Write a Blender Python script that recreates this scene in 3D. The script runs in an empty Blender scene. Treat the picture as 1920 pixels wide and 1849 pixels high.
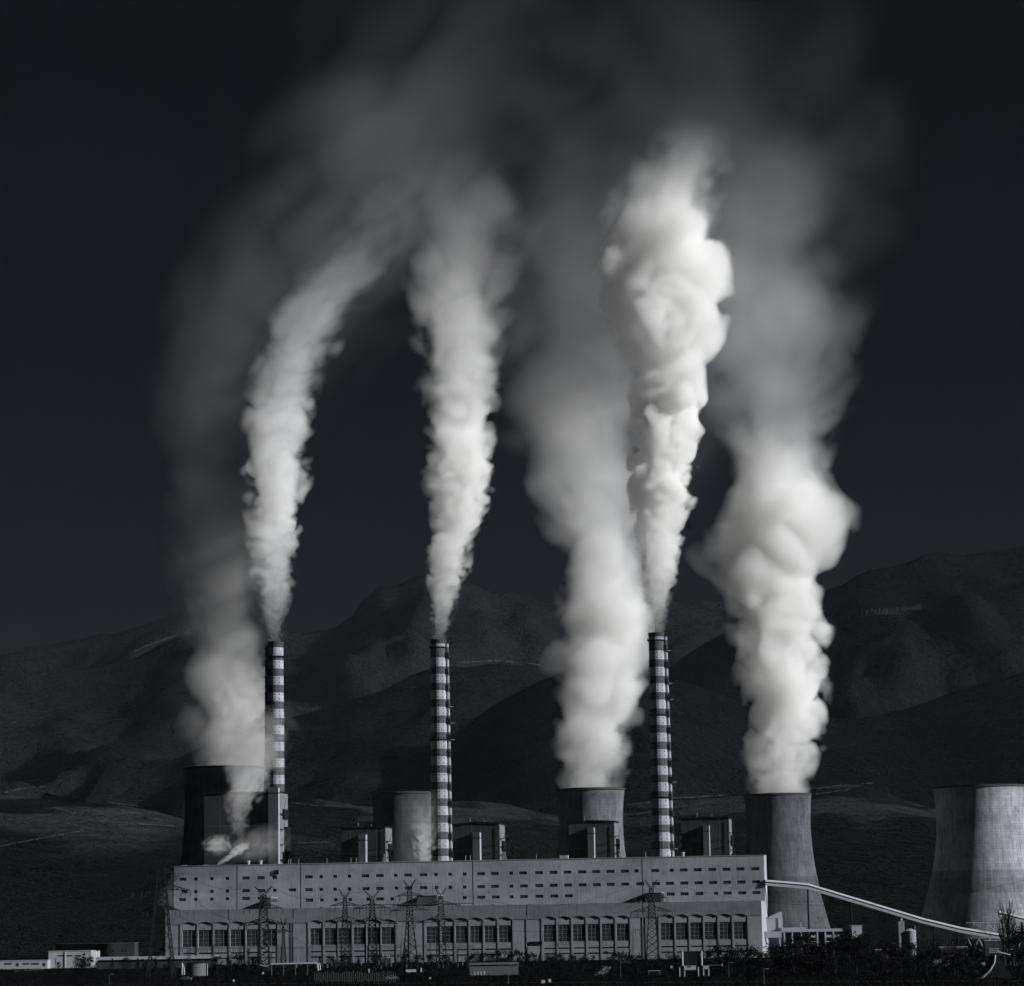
import bpy, bmesh, math, random
import numpy as np
from mathutils import Vector, Matrix

# ------------------------------------------------------------------ camera, sky, sun
sc = bpy.context.scene
COL = sc.collection
F = 5100.0            # focal length in photo pixels (1920 wide)
CZ = 25.0             # camera height
R = math.radians
cd = bpy.data.cameras.new("camera")
cam = bpy.data.objects.new("camera", cd); COL.objects.link(cam)
cd.sensor_width = 36; cd.lens = 36 * F / 1920; cd.clip_start = 5; cd.clip_end = 60000
RC = Matrix.Rotation(math.pi / 2 + R(8.92), 4, 'X') @ Matrix.Rotation(-R(0.9), 4, 'Z')
cam.matrix_world = Matrix.Translation((0, 0, CZ)) @ RC
sc.camera = cam

SUN_AZ, SUN_EL = R(20), R(20)      # sun stands to the right, a little towards the camera
sd = Vector((math.cos(SUN_AZ) * math.cos(SUN_EL), -math.sin(SUN_AZ) * math.cos(SUN_EL), math.sin(SUN_EL)))
sl = bpy.data.lights.new("sun", 'SUN'); sl.energy = 5.0; sl.angle = R(.5); sl.color = (1, .995, .985)
so = bpy.data.objects.new("sun", sl); COL.objects.link(so)
so.rotation_euler = sd.to_track_quat('Z', 'Y').to_euler()

w = bpy.data.worlds.new("World"); sc.world = w; w.use_nodes = True
wn = w.node_tree; bg = wn.nodes['Background']
sky = wn.nodes.new('ShaderNodeTexSky'); sky.sky_type = 'NISHITA'; sky.sun_disc = False
sky.sun_elevation = SUN_EL; sky.sun_rotation = math.pi / 2 + SUN_AZ
sky.air_density = 1.0; sky.dust_density = 0.6
hs = wn.nodes.new('ShaderNodeHueSaturation'); hs.inputs['Saturation'].default_value = 0.28
gm = wn.nodes.new('ShaderNodeGamma'); gm.inputs[1].default_value = 1.0
tn = wn.nodes.new('ShaderNodeMix'); tn.data_type = 'RGBA'; tn.blend_type = 'MULTIPLY'
tn.inputs[0].default_value = 1; tn.inputs[7].default_value = (.80, .89, 1.14, 1)
wn.links.new(sky.outputs[0], hs.inputs['Color']); wn.links.new(hs.outputs[0], gm.inputs[0])
wn.links.new(gm.outputs[0], tn.inputs[6]); wn.links.new(tn.outputs[2], bg.inputs[0])
bg.inputs[1].default_value = 0.00115   # near-night exposure of the red-filtered sky
vs_ = sc.view_settings; vs_.view_transform = 'Standard'; vs_.look = 'None'; vs_.exposure = 0.15; vs_.gamma = 1
cy = sc.cycles
cy.volume_bounces = 10; cy.max_bounces = 12; cy.diffuse_bounces = 3; cy.volume_max_steps = 400
cy.transparent_max_bounces = 16
cy.use_adaptive_sampling = True; cy.adaptive_threshold = 0.03
cy.use_denoising = True

# ------------------------------------------------------------------ helpers
random.seed(7)
RC3 = RC.to_3x3()
def ray(u, v):
    return RC3 @ Vector(((u - 960) / F, -(v - 924.5) / F, -1))
def P(u, v, Y):                       # photo pixel at world distance Y
    d = ray(u, v); d = d * (Y / d.y); return Vector((d.x, Y, d.z + CZ))
def G(u, v, z=0.0):                   # photo pixel on the plane z
    d = ray(u, v); k = (z - CZ) / d.z; return Vector((d.x * k, d.y * k, z))

def tag(o, label=None, cat=None, group=None, kind=None):
    if label: o['label'] = label
    if cat: o['category'] = cat
    if group: o['group'] = group
    if kind: o['kind'] = kind
    return o
def empty(name, loc, rz, label, cat, group=None):
    o = bpy.data.objects.new(name, None); COL.objects.link(o)
    o.location = loc; o.rotation_euler = (0, 0, rz); o.empty_display_size = 2
    return tag(o, label, cat, group)

class MB:
    def __init__(s): s.v = []; s.f = []; s.m = []
    def quadbox(s, c, mi=0):          # 8 corners: bottom 4 ccw, top 4 ccw
        b = len(s.v); s.v += [tuple(p) for p in c]
        for f in ((3, 2, 1, 0), (4, 5, 6, 7), (0, 1, 5, 4), (1, 2, 6, 5), (2, 3, 7, 6), (3, 0, 4, 7)):
            s.f.append(tuple(b + i for i in f)); s.m.append(mi)
    def box(s, x0, x1, y0, y1, z0, z1, mi=0):
        s.quadbox([(x0, y0, z0), (x1, y0, z0), (x1, y1, z0), (x0, y1, z0), (x0, y0, z1), (x1, y0, z1), (x1, y1, z1), (x0, y1, z1)], mi)
    def bar(s, a, b, r, mi=0, n=4, r2=None):
        a = Vector(a); b = Vector(b); d = b - a
        if d.length < 1e-6: return
        z = d.normalized(); x = z.orthogonal().normalized(); y = z.cross(x); r2 = r if r2 is None else r2
        k = len(s.v)
        for q, rr in ((a, r), (b, r2)):
            for i in range(n):
                t = 2 * math.pi * (i + .5) / n
                s.v.append(tuple(q + x * math.cos(t) * rr + y * math.sin(t) * rr))
        for i in range(n):
            j = (i + 1) % n; s.f.append((k + i, k + j, k + n + j, k + n + i)); s.m.append(mi)
        s.f.append(tuple(k + i for i in range(n))[::-1]); s.m.append(mi)
        s.f.append(tuple(k + n + i for i in range(n))); s.m.append(mi)
    def lathe(s, prof, n, cx=0, cy=0, mi=0, cap=(True, True), a0=0.0, mis=None):
        k = len(s.v)
        for r, z in prof:
            for i in range(n):
                t = a0 + 2 * math.pi * i / n; s.v.append((cx + r * math.cos(t), cy + r * math.sin(t), z))
        for q in range(len(prof) - 1):
            for i in range(n):
                j = (i + 1) % n
                s.f.append((k + q * n + i, k + q * n + j, k + (q + 1) * n + j, k + (q + 1) * n + i))
                s.m.append(mis[q] if mis else mi)
        if cap[0]: s.f.append(tuple(k + i for i in range(n))[::-1]); s.m.append(mis[0] if mis else mi)
        if cap[1]: s.f.append(tuple(k + (len(prof) - 1) * n + i for i in range(n))); s.m.append(mis[-1] if mis else mi)
    def poly(s, pts, mi=0):
        k = len(s.v); s.v += [tuple(p) for p in pts]; s.f.append(tuple(range(k, k + len(pts)))); s.m.append(mi)
    def extrude(s, pts, y0, y1, mi=0):   # pts: (x,z) outline ccw seen from -y
        n = len(pts); k = len(s.v)
        s.v += [(x, y0, z) for x, z in pts] + [(x, y1, z) for x, z in pts]
        s.f.append(tuple(range(k, k + n))); s.m.append(mi)
        s.f.append(tuple(range(k + n, k + 2 * n))[::-1]); s.m.append(mi)
        for i in range(n):
            j = (i + 1) % n; s.f.append((k + i, k + n + i, k + n + j, k + j)); s.m.append(mi)
    def mesh(s, name, mats, smooth=False):
        me = bpy.data.meshes.new(name); me.from_pydata(s.v, [], s.f)
        for m in (mats if isinstance(mats, (list, tuple)) else [mats]): me.materials.append(m)
        me.polygons.foreach_set('material_index', s.m)
        if smooth: me.polygons.foreach_set('use_smooth', [True] * len(s.f))
        me.update(); return me
    def build(s, name, mats, parent=None, loc=(0, 0, 0), smooth=False):
        o = bpy.data.objects.new(name, s.mesh(name, mats, smooth)); COL.objects.link(o)
        o.parent = parent; o.location = loc; return o
def inst(name, me, parent=None, loc=(0, 0, 0), rz=0, sc_=None):
    o = bpy.data.objects.new(name, me); COL.objects.link(o); o.parent = parent
    o.location = loc; o.rotation_euler = (0, 0, rz)
    if sc_: o.scale = sc_
    return o
def copy_tree(o, parent=None):
    c = o.copy(); COL.objects.link(c); c.parent = parent
    for ch in list(o.children): copy_tree(ch, c)
    return c

# ------------------------------------------------------------------ materials
def new_mat(name):
    m = bpy.data.materials.new(name); m.use_nodes = True
    nt = m.node_tree; b = nt.nodes['Principled BSDF']; return m, nt, b
def math_n(nt, op, a, b=None, c=None, clamp=False):
    n = nt.nodes.new('ShaderNodeMath'); n.operation = op; n.use_clamp = clamp
    for i, x in enumerate((a, b, c)):
        if x is None: continue
        if isinstance(x, (int, float)): n.inputs[i].default_value = x
        else: nt.links.new(x, n.inputs[i])
    return n.outputs[0]
def noise_n(nt, vec, scale, detail=3, rough=.55):
    n = nt.nodes.new('ShaderNodeTexNoise'); n.inputs['Scale'].default_value = scale
    n.inputs['Detail'].default_value = detail; n.inputs['Roughness'].default_value = rough
    nt.links.new(vec, n.inputs['Vector']); return n.outputs[0]
def mapv(nt, vec, s):
    n = nt.nodes.new('ShaderNodeMapping'); n.inputs['Scale'].default_value = s
    nt.links.new(vec, n.inputs[0]); return n.outputs[0]
def grey(nt, b, fac, tint=(.92, .96, 1.09)):
    c = nt.nodes.new('ShaderNodeCombineColor')
    for i, t in enumerate(tint): nt.links.new(math_n(nt, 'MULTIPLY', fac, t), c.inputs[i])
    nt.links.new(c.outputs[0], b.inputs['Base Color'])
def plain(name, a, rough=.8, var=.25, scale=.4, metal=0, stretch=(1, 1, 1), tint=(.92, .96, 1.09)):
    m, nt, b = new_mat(name); b.inputs['Roughness'].default_value = rough; b.inputs['Metallic'].default_value = metal
    b.inputs['Specular IOR Level'].default_value = .15 if a > .03 else .03
    tc = nt.nodes.new('ShaderNodeTexCoord')
    n = noise_n(nt, mapv(nt, tc.outputs['Object'], stretch), scale, 4, .6)
    grey(nt, b, math_n(nt, 'MULTIPLY', math_n(nt, 'MULTIPLY_ADD', math_n(nt, 'SUBTRACT', n, .5), 2 * var, 1.0), a), tint)
    return m
def wall_mat(name, a, streak=.35, panel=6.0, lift=1.2):
    """weathered cladding: rain streaks, blotches, faint horizontal board joints and vertical panel joints"""
    m, nt, b = new_mat(name); b.inputs['Roughness'].default_value = .9; b.inputs['Specular IOR Level'].default_value = .1
    tc = nt.nodes.new('ShaderNodeTexCoord'); ob = tc.outputs['Object']
    s1 = noise_n(nt, mapv(nt, ob, (1.2, 1, .06)), 1.0, 4, .65)
    s2 = noise_n(nt, mapv(nt, ob, (.05, .05, .09)), 1.0, 3, .6)
    s3 = noise_n(nt, mapv(nt, ob, (.5, .5, 2.2)), 1.0, 2, .5)
    sx = nt.nodes.new('ShaderNodeSeparateXYZ'); nt.links.new(ob, sx.inputs[0])
    j1 = math_n(nt, 'LESS_THAN', math_n(nt, 'FRACT', math_n(nt, 'DIVIDE', sx.outputs[2], lift)), .12)
    j2 = math_n(nt, 'LESS_THAN', math_n(nt, 'FRACT', math_n(nt, 'DIVIDE', sx.outputs[0], panel)), .04)
    f = math_n(nt, 'MULTIPLY_ADD', math_n(nt, 'SUBTRACT', s1, .5), streak, 1.0)
    f = math_n(nt, 'MULTIPLY_ADD', math_n(nt, 'SUBTRACT', s2, .5), streak * 1.3, f)
    f = math_n(nt, 'MULTIPLY_ADD', math_n(nt, 'SUBTRACT', s3, .5), .12, f)
    dr = math_n(nt, 'MULTIPLY', math_n(nt, 'SUBTRACT', noise_n(nt, mapv(nt, ob, (.45, 1, .035)), 1.0, 3, .6), .56), 3.0, clamp=True)
    so_ = math_n(nt, 'MULTIPLY', math_n(nt, 'SUBTRACT', noise_n(nt, mapv(nt, ob, (.07, .07, .22)), 1.0, 4, .7), .58), 3.5, clamp=True)
    f = math_n(nt, 'MULTIPLY', f, math_n(nt, 'MULTIPLY_ADD', dr, -streak * .7, 1.0)); f = math_n(nt, 'MULTIPLY', f, math_n(nt, 'MULTIPLY_ADD', so_, -streak * .8, 1.0))
    f = math_n(nt, 'MULTIPLY', f, math_n(nt, 'MULTIPLY_ADD', j1, -.07, 1.0))
    f = math_n(nt, 'MULTIPLY', f, math_n(nt, 'MULTIPLY_ADD', j2, -.10, 1.0))
    grey(nt, b, math_n(nt, 'MULTIPLY', f, a)); return m
def tower_mat(name, a, low=.8, cells=90, lift=1.7, joint=.22):
    """slip-formed shell concrete: pour rings, meridional form joints, vertical run stains, darker lower lifts"""
    m, nt, b = new_mat(name); b.inputs['Roughness'].default_value = .95; b.inputs['Specular IOR Level'].default_value = .1
    tc = nt.nodes.new('ShaderNodeTexCoord'); ob = tc.outputs['Object']
    sx = nt.nodes.new('ShaderNodeSeparateXYZ'); nt.links.new(ob, sx.inputs[0]); x, y, z = sx.outputs
    ang = math_n(nt, 'MULTIPLY', math_n(nt, 'ARCTAN2', y, x), cells / (2 * math.pi))
    ring = math_n(nt, 'DIVIDE', z, lift)
    jv = math_n(nt, 'LESS_THAN', math_n(nt, 'FRACT', ang), .2)
    jh = math_n(nt, 'LESS_THAN', math_n(nt, 'FRACT', ring), .25)
    cb = nt.nodes.new('ShaderNodeCombineXYZ'); nt.links.new(ang, cb.inputs[0]); nt.links.new(math_n(nt, 'MULTIPLY', z, .05), cb.inputs[1])
    st = noise_n(nt, cb.outputs[0], .9, 4, .65)
    cb2 = nt.nodes.new('ShaderNodeCombineXYZ'); nt.links.new(math_n(nt, 'MULTIPLY', ang, .1), cb2.inputs[0]); nt.links.new(math_n(nt, 'MULTIPLY', z, .06), cb2.inputs[1])
    bl = noise_n(nt, cb2.outputs[0], 1.1, 3, .6)
    wn_ = nt.nodes.new('ShaderNodeTexWhiteNoise'); wn_.noise_dimensions = '2D'
    cb3 = nt.nodes.new('ShaderNodeCombineXYZ'); nt.links.new(math_n(nt, 'FLOOR', ang), cb3.inputs[0]); nt.links.new(math_n(nt, 'FLOOR', ring), cb3.inputs[1])
    nt.links.new(cb3.outputs[0], wn_.inputs['Vector'])
    rowb = nt.nodes.new('ShaderNodeTexWhiteNoise'); rowb.noise_dimensions = '1D'; nt.links.new(math_n(nt, 'FLOOR', math_n(nt, 'DIVIDE', z, lift * 5)), rowb.inputs['W'])
    f = math_n(nt, 'MULTIPLY_ADD', math_n(nt, 'SUBTRACT', st, .5), 1.3, 1.0)
    f = math_n(nt, 'MULTIPLY_ADD', math_n(nt, 'SUBTRACT', bl, .5), 1.5, f)
    f = math_n(nt, 'MULTIPLY_ADD', math_n(nt, 'SUBTRACT', wn_.outputs['Value'], .5), .22, f)
    f = math_n(nt, 'MULTIPLY_ADD', math_n(nt, 'SUBTRACT', rowb.outputs['Value'], .5), .22, f)
    f = math_n(nt, 'MULTIPLY', f, math_n(nt, 'MULTIPLY_ADD', jv, -joint, 1.0))
    f = math_n(nt, 'MULTIPLY', f, math_n(nt, 'MULTIPLY_ADD', jh, -joint * .7, 1.0))
    lo = math_n(nt, 'LESS_THAN', z, 53.0); f = math_n(nt, 'MULTIPLY', f, math_n(nt, 'MULTIPLY_ADD', lo, low - 1, 1.0))
    f = math_n(nt, 'MAXIMUM', f, .15)
    grey(nt, b, math_n(nt, 'MULTIPLY', f, a)); return m

M = {}
M['wall'] = wall_mat('pale_weathered_wall', .35, .8)
M['hall'] = wall_mat('weathered_hall_fascia', .235, .9, 9, 2.0)
M['hallwall'] = wall_mat('hall_wall', .34, .6, 9, 1.5)
M['concrete'] = plain('grey_concrete', .30, .9, .25, .3)
M['pilaster'] = plain('pale_pilaster', .40, .9, .2, .5)
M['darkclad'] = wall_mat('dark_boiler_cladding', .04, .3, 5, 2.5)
M['litsideclad'] = wall_mat('lit_boiler_side_cladding', .15, .3, 5, 2.5)  # front cladding again, painted paler for the faces turned to the sun
M['stair'] = wall_mat('stair_tower_concrete', .08, .3, 4, 3)
M['glass'] = plain('dark_glass', .02, .25, .3, .5)
M['frame'] = plain('window_frame', .12, .7, .2, .5)
M['chutebody'] = plain('dark_chute_slab', .014, .9, .6, .6)
M['mullion'] = plain('pale_mullion', .22, .7, .4, .8)
M['steel'] = plain('dark_steel', .013, .6, .3, .5)
M['steelgrey'] = plain('grey_steel', .10, .6, .3, .5)
M['steelpale'] = plain('pale_steel', .35, .5, .2, .6)
M['white'] = plain('chalky_white_paint', .33, .8, .7, .35, stretch=(1, 1, .35))
M['red'] = plain('dark_band_paint', .075, .8, .3, .4, stretch=(1, 1, .35))
M['stack'] = plain('bare_stack_concrete', .22, .9, .25, .3, stretch=(1, 1, .2))
M['soot'] = plain('sooty_rim', .05, .9, .3, .8)
M['black'] = plain('unlit_opening', .004, .9, .1, 1)
M['roof'] = plain('pale_sheet_roof', .35, .6, .2, .5)
M['bldg'] = plain('small_building_render', .33, .9, .2, .3)
M['bark'] = plain('bark', .03, .95, .3, 1)
M['insul'] = plain('insulator_glaze', .06, .3, .2, 1)
M['carpaint'] = plain('grey_car_paint', .10, .3, .1, 1)
M['leaf'] = plain('dark_leaves', .006, .9, .5, .15)
M['leafb'] = plain('olive_leaves', .008, .9, .5, .15)

# ------------------------------------------------------------------ value noise for terrain
rng = np.random.RandomState(11); PT = rng.rand(256, 256)
def vnoise(x, y):
    xi = np.floor(x).astype(int); yi = np.floor(y).astype(int); fx = x - xi; fy = y - yi
    fx = fx * fx * (3 - 2 * fx); fy = fy * fy * (3 - 2 * fy)
    g = lambda a, b: PT[a % 256, b % 256]
    return (g(xi, yi) * (1 - fx) + g(xi + 1, yi) * fx) * (1 - fy) + (g(xi, yi + 1) * (1 - fx) + g(xi + 1, yi + 1) * fx) * fy
def fbm(x, y, o=5):
    s = 0; a = .5; t = 0
    for i in range(o): s = s + a * vnoise(x * 2 ** i + 17 * i, y * 2 ** i + 31 * i); t += a; a *= .5
    return s / t
def ridged(x, y, o=4):
    s = 0; a = .5; t = 0
    for i in range(o): s = s + a * (1 - np.abs(2 * vnoise(x * 2 ** i + 9 * i, y * 2 ** i + 5 * i) - 1)); t += a; a *= .5
    return s / t

def hill_mat(name, a, field=None, seed=0, lo=90, hi=150):
    m, nt, b = new_mat(name); b.inputs['Roughness'].default_value = 1; b.inputs['Specular IOR Level'].default_value = 0
    tc = nt.nodes.new('ShaderNodeTexCoord'); ob = tc.outputs['Object']
    big = noise_n(nt, ob, .0016, 4, .6); med = noise_n(nt, ob, .012, 5, .7); fine = noise_n(nt, ob, .09, 3, .75)
    f = math_n(nt, 'MULTIPLY_ADD', math_n(nt, 'SUBTRACT', big, .5), 1.6, 1.0)
    f = math_n(nt, 'MULTIPLY_ADD', math_n(nt, 'SUBTRACT', med, .5), 1.5, f)
    f = math_n(nt, 'MULTIPLY_ADD', math_n(nt, 'SUBTRACT', fine, .5), 2.8, f)
    bp = nt.nodes.new('ShaderNodeBump'); bp.inputs['Strength'].default_value = 1; bp.inputs['Distance'].default_value = 24
    nt.links.new(math_n(nt, 'MULTIPLY_ADD', fine, .35, noise_n(nt, ob, .02, 6, .72)), bp.inputs['Height']); nt.links.new(bp.outputs[0], b.inputs['Normal'])
    f = math_n(nt, 'MAXIMUM', f, .25)
    if field:
        sx = nt.nodes.new('ShaderNodeSeparateXYZ'); nt.links.new(ob, sx.inputs[0])
        patch = noise_n(nt, mapv(nt, ob, (.9, .3, 5)), .006, 3, .6)
        rows = noise_n(nt, mapv(nt, ob, (.5, 3.0, 14)), .01, 4, .7)
        p = math_n(nt, 'MULTIPLY', math_n(nt, 'SUBTRACT', patch, .46), 14, clamp=True)
        hgt = math_n(nt, 'DIVIDE', math_n(nt, 'SUBTRACT', sx.outputs[2], lo), hi - lo, clamp=True)
        p = math_n(nt, 'MULTIPLY', p, hgt)
        p = math_n(nt, 'MULTIPLY', p, math_n(nt, 'MULTIPLY_ADD', math_n(nt, 'SUBTRACT', rows, .5), 2.6, .9, clamp=False))
        p = math_n(nt, 'MAXIMUM', p, 0.0)
        f = math_n(nt, 'MULTIPLY_ADD', p, field / a, f)
    grey(nt, b, math_n(nt, 'MULTIPLY', f, a)); return m

def ridge(name, Y, crest, wf, wb, mat, gul=.25, cell=45, seed=0, rough=.015, x_ext=120, gs=600, power=1.0):
    """one range of hills: crest line (u,v) seen at distance Y, front and back slopes of length wf, wb, cut by gullies"""
    pts = [P(u, v, Y) for u, v in crest]; xs_ = [p.x for p in pts]; zs_ = [p.z for p in pts]
    x0, x1 = xs_[0] - x_ext, xs_[-1] + x_ext
    nx = int((x1 - x0) / cell) + 1; ny = int((wf + wb) / cell) + 1
    X, T = np.meshgrid(np.linspace(x0, x1, nx), np.linspace(-wf, wb, ny))
    H = np.interp(X, xs_, zs_)
    wx = X + 160 * (fbm(X / 500 + seed, T / 500, 3) - .5)
    g = ridged(wx / gs + seed * 3.1, T / (gs * 2.3) + seed, 5)
    s = np.where(T < 0, 1 + T / wf, 1 - T / wb); s = np.clip(s, 0, 1) ** power
    cut = np.clip(4 * s * (1 - s), 0, 1) ** .7
    Z = H * (s - gul * cut * (1 - g)) + H * rough * 4 * (fbm(X / 90 + seed, T / 90, 4) - .5) * s ** .5
    Z = Z - 30 * (1 - s) ** 3
    V = np.stack([X, T + Y, Z], -1).reshape(-1, 3)
    idx = np.arange(nx * ny).reshape(ny, nx)
    Fc = np.stack([idx[:-1, :-1], idx[:-1, 1:], idx[1:, 1:], idx[1:, :-1]], -1).reshape(-1, 4)
    me = bpy.data.meshes.new(name); me.from_pydata(V.tolist(), [], Fc.tolist()); me.materials.append(mat)
    me.polygons.foreach_set('use_smooth', [True] * len(Fc)); me.update()
    o = bpy.data.objects.new(name, me); COL.objects.link(o); o['kind'] = 'structure'; return o

m_far = hill_mat('far_mountain_scrub', .014); m_mid = hill_mat('slope_scrub', .012); m_dk = hill_mat('forest_slope', .008)
m_fld = hill_mat('foothill_fields', .009, field=.03)
ridge('mountain_range', 7600, [(-400, 1260), (-100, 1230), (60, 1212), (130, 1196), (200, 1184), (270, 1166), (330, 1149), (360, 1147), (420, 1160), (500, 1176), (560, 1176), (620, 1172), (650, 1160), (664, 1146), (676, 1122), (694, 1106), (700, 1096), (728, 1088), (745, 1089), (770, 1080), (790, 1071), (803, 1070), (812, 1079), (840, 1080), (870, 1086), (930, 1103), (1000, 1119), (1060, 1130), (1130, 1138), (1200, 1132), (1260, 1124), (1350, 1135), (1500, 1150), (1700, 1150), (2300, 1150)], 3300, 2500, m_far, .6, 24, 1, .013, gs=400)
ridge('left_hill', 6200, [(-500, 1240), (-60, 1222), (20, 1213), (45, 1207), (62, 1212), (85, 1232), (150, 1246), (230, 1236), (290, 1212), (350, 1184), (380, 1180), (430, 1205), (480, 1260), (560, 1330), (640, 1420)], 2600, 1500, m_mid, .55, 24, 2, .012, gs=380)
ridge('middle_ridge', 5000, [(330, 1420), (420, 1372), (540, 1342), (620, 1323), (670, 1303), (712, 1288), (770, 1262), (830, 1238), (900, 1240), (980, 1246), (1030, 1262), (1080, 1290), (1160, 1340), (1250, 1400)], 1700, 1200, m_mid, .5, 22, 3, .012, gs=380)
ridge('dark_ridge', 4500, [(770, 1440), (855, 1376), (918, 1326), (980, 1290), (1040, 1266), (1100, 1256), (1200, 1262), (1300, 1285), (1400, 1320), (1500, 1340), (1600, 1350), (1700, 1330), (1800, 1290), (1960, 1250)], 1500, 1100, m_dk, .3, 28, 4, .008)
ridge('right_mountain', 5900, [(1180, 1300), (1300, 1215), (1400, 1165), (1480, 1128), (1560, 1100), (1600, 1079), (1650, 1066), (1700, 1054), (1760, 1036), (1800, 1038), (1860, 1036), (1920, 1020), (2050, 990), (2400, 960)], 2200, 1500, m_dk, .5, 22, 5, .01, gs=330)
ridge('foothills', 3500, [(-500, 1480), (0, 1488), (100, 1500), (200, 1502), (260, 1512), (345, 1536), (450, 1520), (560, 1492), (680, 1512), (800, 1500), (950, 1505), (1050, 1530), (1180, 1508), (1300, 1496), (1400, 1488), (1530, 1476), (1620, 1470), (1700, 1500), (1800, 1530), (2000, 1540), (2400, 1540)], 1250, 900, m_fld, .12, 24, 6, .015, power=.8)

# pale tracks and strip fields draped on the slopes
from mathutils.bvhtree import BVHTree
def bvh_of(n):
    me = bpy.data.objects[n].data; return BVHTree.FromPolygons([v.co for v in me.vertices], [tuple(p.vertices) for p in me.polygons])
BV = {n: bvh_of(n) for n in ('mountain_range', 'left_hill', 'middle_ridge', 'dark_ridge', 'right_mountain', 'foothills')}
def hit(u, v):
    best = None
    for b_ in BV.values():
        h = b_.ray_cast(Vector((0, 0, CZ)), ray(u, v).normalized())
        if h[0] is not None and (best is None or h[3] < best[1]): best = (h[0], h[3])
    return best[0] if best else None
M['chalk'] = plain('pale_track_soil', .045, 1, .5, .02); M['stubble'] = plain('stubble_field', .02, 1, .9, .03, stretch=(.3, 1, 6))
def drape(name, px, wpx, mat, lift=2.0):
    mb = MB(); rnd_ = random.Random(int(px[0][0])); pts = []
    for (ua, va), (ub, vb) in zip(px, px[1:]):
        n = max(2, int(math.hypot(ub - ua, vb - va) / 3))
        for k in range(n): t_ = k / n; pts.append((ua + (ub - ua) * t_, va + (vb - va) * t_ + rnd_.uniform(-.5, .5)))
    pr = None
    for u, v in pts:
        ww_ = wpx * rnd_.uniform(.35, 1.2); a = hit(u, v - ww_ / 2); b = hit(u, v + ww_ / 2)
        if a is None or b is None or (a - b).length > 400: pr = None; continue
        a = a + Vector((0, 0, lift)); b = b + Vector((0, 0, lift))
        if pr and rnd_.random() > .12 and (pr[0] - a).length < 150: mb.poly([pr[1], b, a, pr[0]])
        pr = (a, b)
    if mb.f: tag(mb.build(name, mat), kind='structure')
for px, wp in (([(170, 1252), (230, 1235), (270, 1214), (320, 1196), (350, 1186), (366, 1178)], 2.0), ([(40, 1208), (60, 1214)], 1.5), ([(640, 1162), (680, 1150), (720, 1132), (745, 1120)], 1.8), ([(775, 1078), (800, 1074)], 2),
               ([(860, 1244), (930, 1240), (1000, 1246), (1030, 1254)], 2.2), ([(8, 1488), (40, 1481), (90, 1476)], 2.4), ([(20, 1470), (80, 1462), (120, 1466)], 1.6), ([(200, 1506), (260, 1514), (300, 1524)], 1.8), ([(100, 1516), (140, 1528), (120, 1545), (150, 1552)], 2),
               ([(260, 1548), (345, 1553)], 2), ([(0, 1590), (60, 1578), (160, 1560)], 2.2), ([(545, 1508), (600, 1514)], 1.8), ([(560, 1584), (620, 1582)], 1.6), ([(1530, 1482), (1570, 1476), (1640, 1470)], 3), ([(1530, 1492), (1600, 1482)], 2), ([(1180, 1512), (1260, 1500), (1385, 1492)], 2.5), ([(1190, 1530), (1300, 1512)], 2)):
    drape('hill_track', px, wp, M['chalk'])
for px, wp in (([(1612, 1152), (1680, 1145), (1762, 1138)], 11), ([(1600, 1158), (1690, 1151)], 4)):
    drape('strip_field', px, wp, M['stubble'], 2.6)

# ground sheet to the horizon
def ground_mat():
    m, nt, b = new_mat('dry_grass_ground'); b.inputs['Roughness'].default_value = 1; b.inputs['Specular IOR Level'].default_value = 0
    tc = nt.nodes.new('ShaderNodeTexCoord'); ob = tc.outputs['Object']
    a1 = noise_n(nt, mapv(nt, ob, (1, .25, 1)), .02, 5, .65); a2 = noise_n(nt, ob, .35, 4, .7)
    f = math_n(nt, 'MULTIPLY_ADD', math_n(nt, 'SUBTRACT', a1, .5), 2.2, 1.0)
    f = math_n(nt, 'MULTIPLY_ADD', math_n(nt, 'SUBTRACT', a2, .5), 1.6, f)
    grey(nt, b, math_n(nt, 'MULTIPLY', math_n(nt, 'MAXIMUM', f, .2), .0055)); return m
g = MB()
GX = np.concatenate([np.linspace(-9000, -800, 8), np.linspace(-700, 700, 90), np.linspace(800, 9000, 8)])
GY = np.concatenate([np.linspace(-200, 800, 5), np.linspace(850, 2200, 110), np.linspace(2400, 14000, 12)])
for y in GY:
    for x in GX:
        g.v.append((x, y, 0.0))
nx = len(GX)
for j in range(len(GY) - 1):
    for i in range(nx - 1):
        g.f.append((j * nx + i, j * nx + i + 1, (j + 1) * nx + i + 1, (j + 1) * nx + i)); g.m.append(0)
o = g.build('ground', ground_mat()); tag(o, kind='structure')
# road in front of the fields and a pale yard patch
M['road'] = plain('worn_asphalt', .020, .9, .3, .05)
M['track'] = plain('pale_dirt_track', .10, .95, .35, .2)
q = MB(); a, b_ = G(-60, 1846), G(1980, 1838)
q.v = [(a.x, a.y - 14, .006), (b_.x, b_.y - 14, .006), (b_.x, b_.y, .006), (a.x, a.y, .006)]; q.f = [(0, 1, 2, 3)]; q.m = [0]
tag(q.build('road', M['road']), kind='structure')
def patch(name, pts, mat, z=.012):
    q = MB(); q.poly([(G(u, v).x, G(u, v).y, z) for u, v in pts], 0); return tag(q.build(name, mat), kind='structure')
M['yard'] = plain('concrete_yard', .16, .95, .3, .2)
patch('concrete_yard', [(1114, 1829), (1131, 1827), (1141, 1822), (1148, 1812), (1126, 1811), (1133, 1815), (1122, 1822)], M['yard'])
patch('dirt_path', [(48, 1821), (98, 1816), (98, 1815), (46, 1819)], M['track'])
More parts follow.
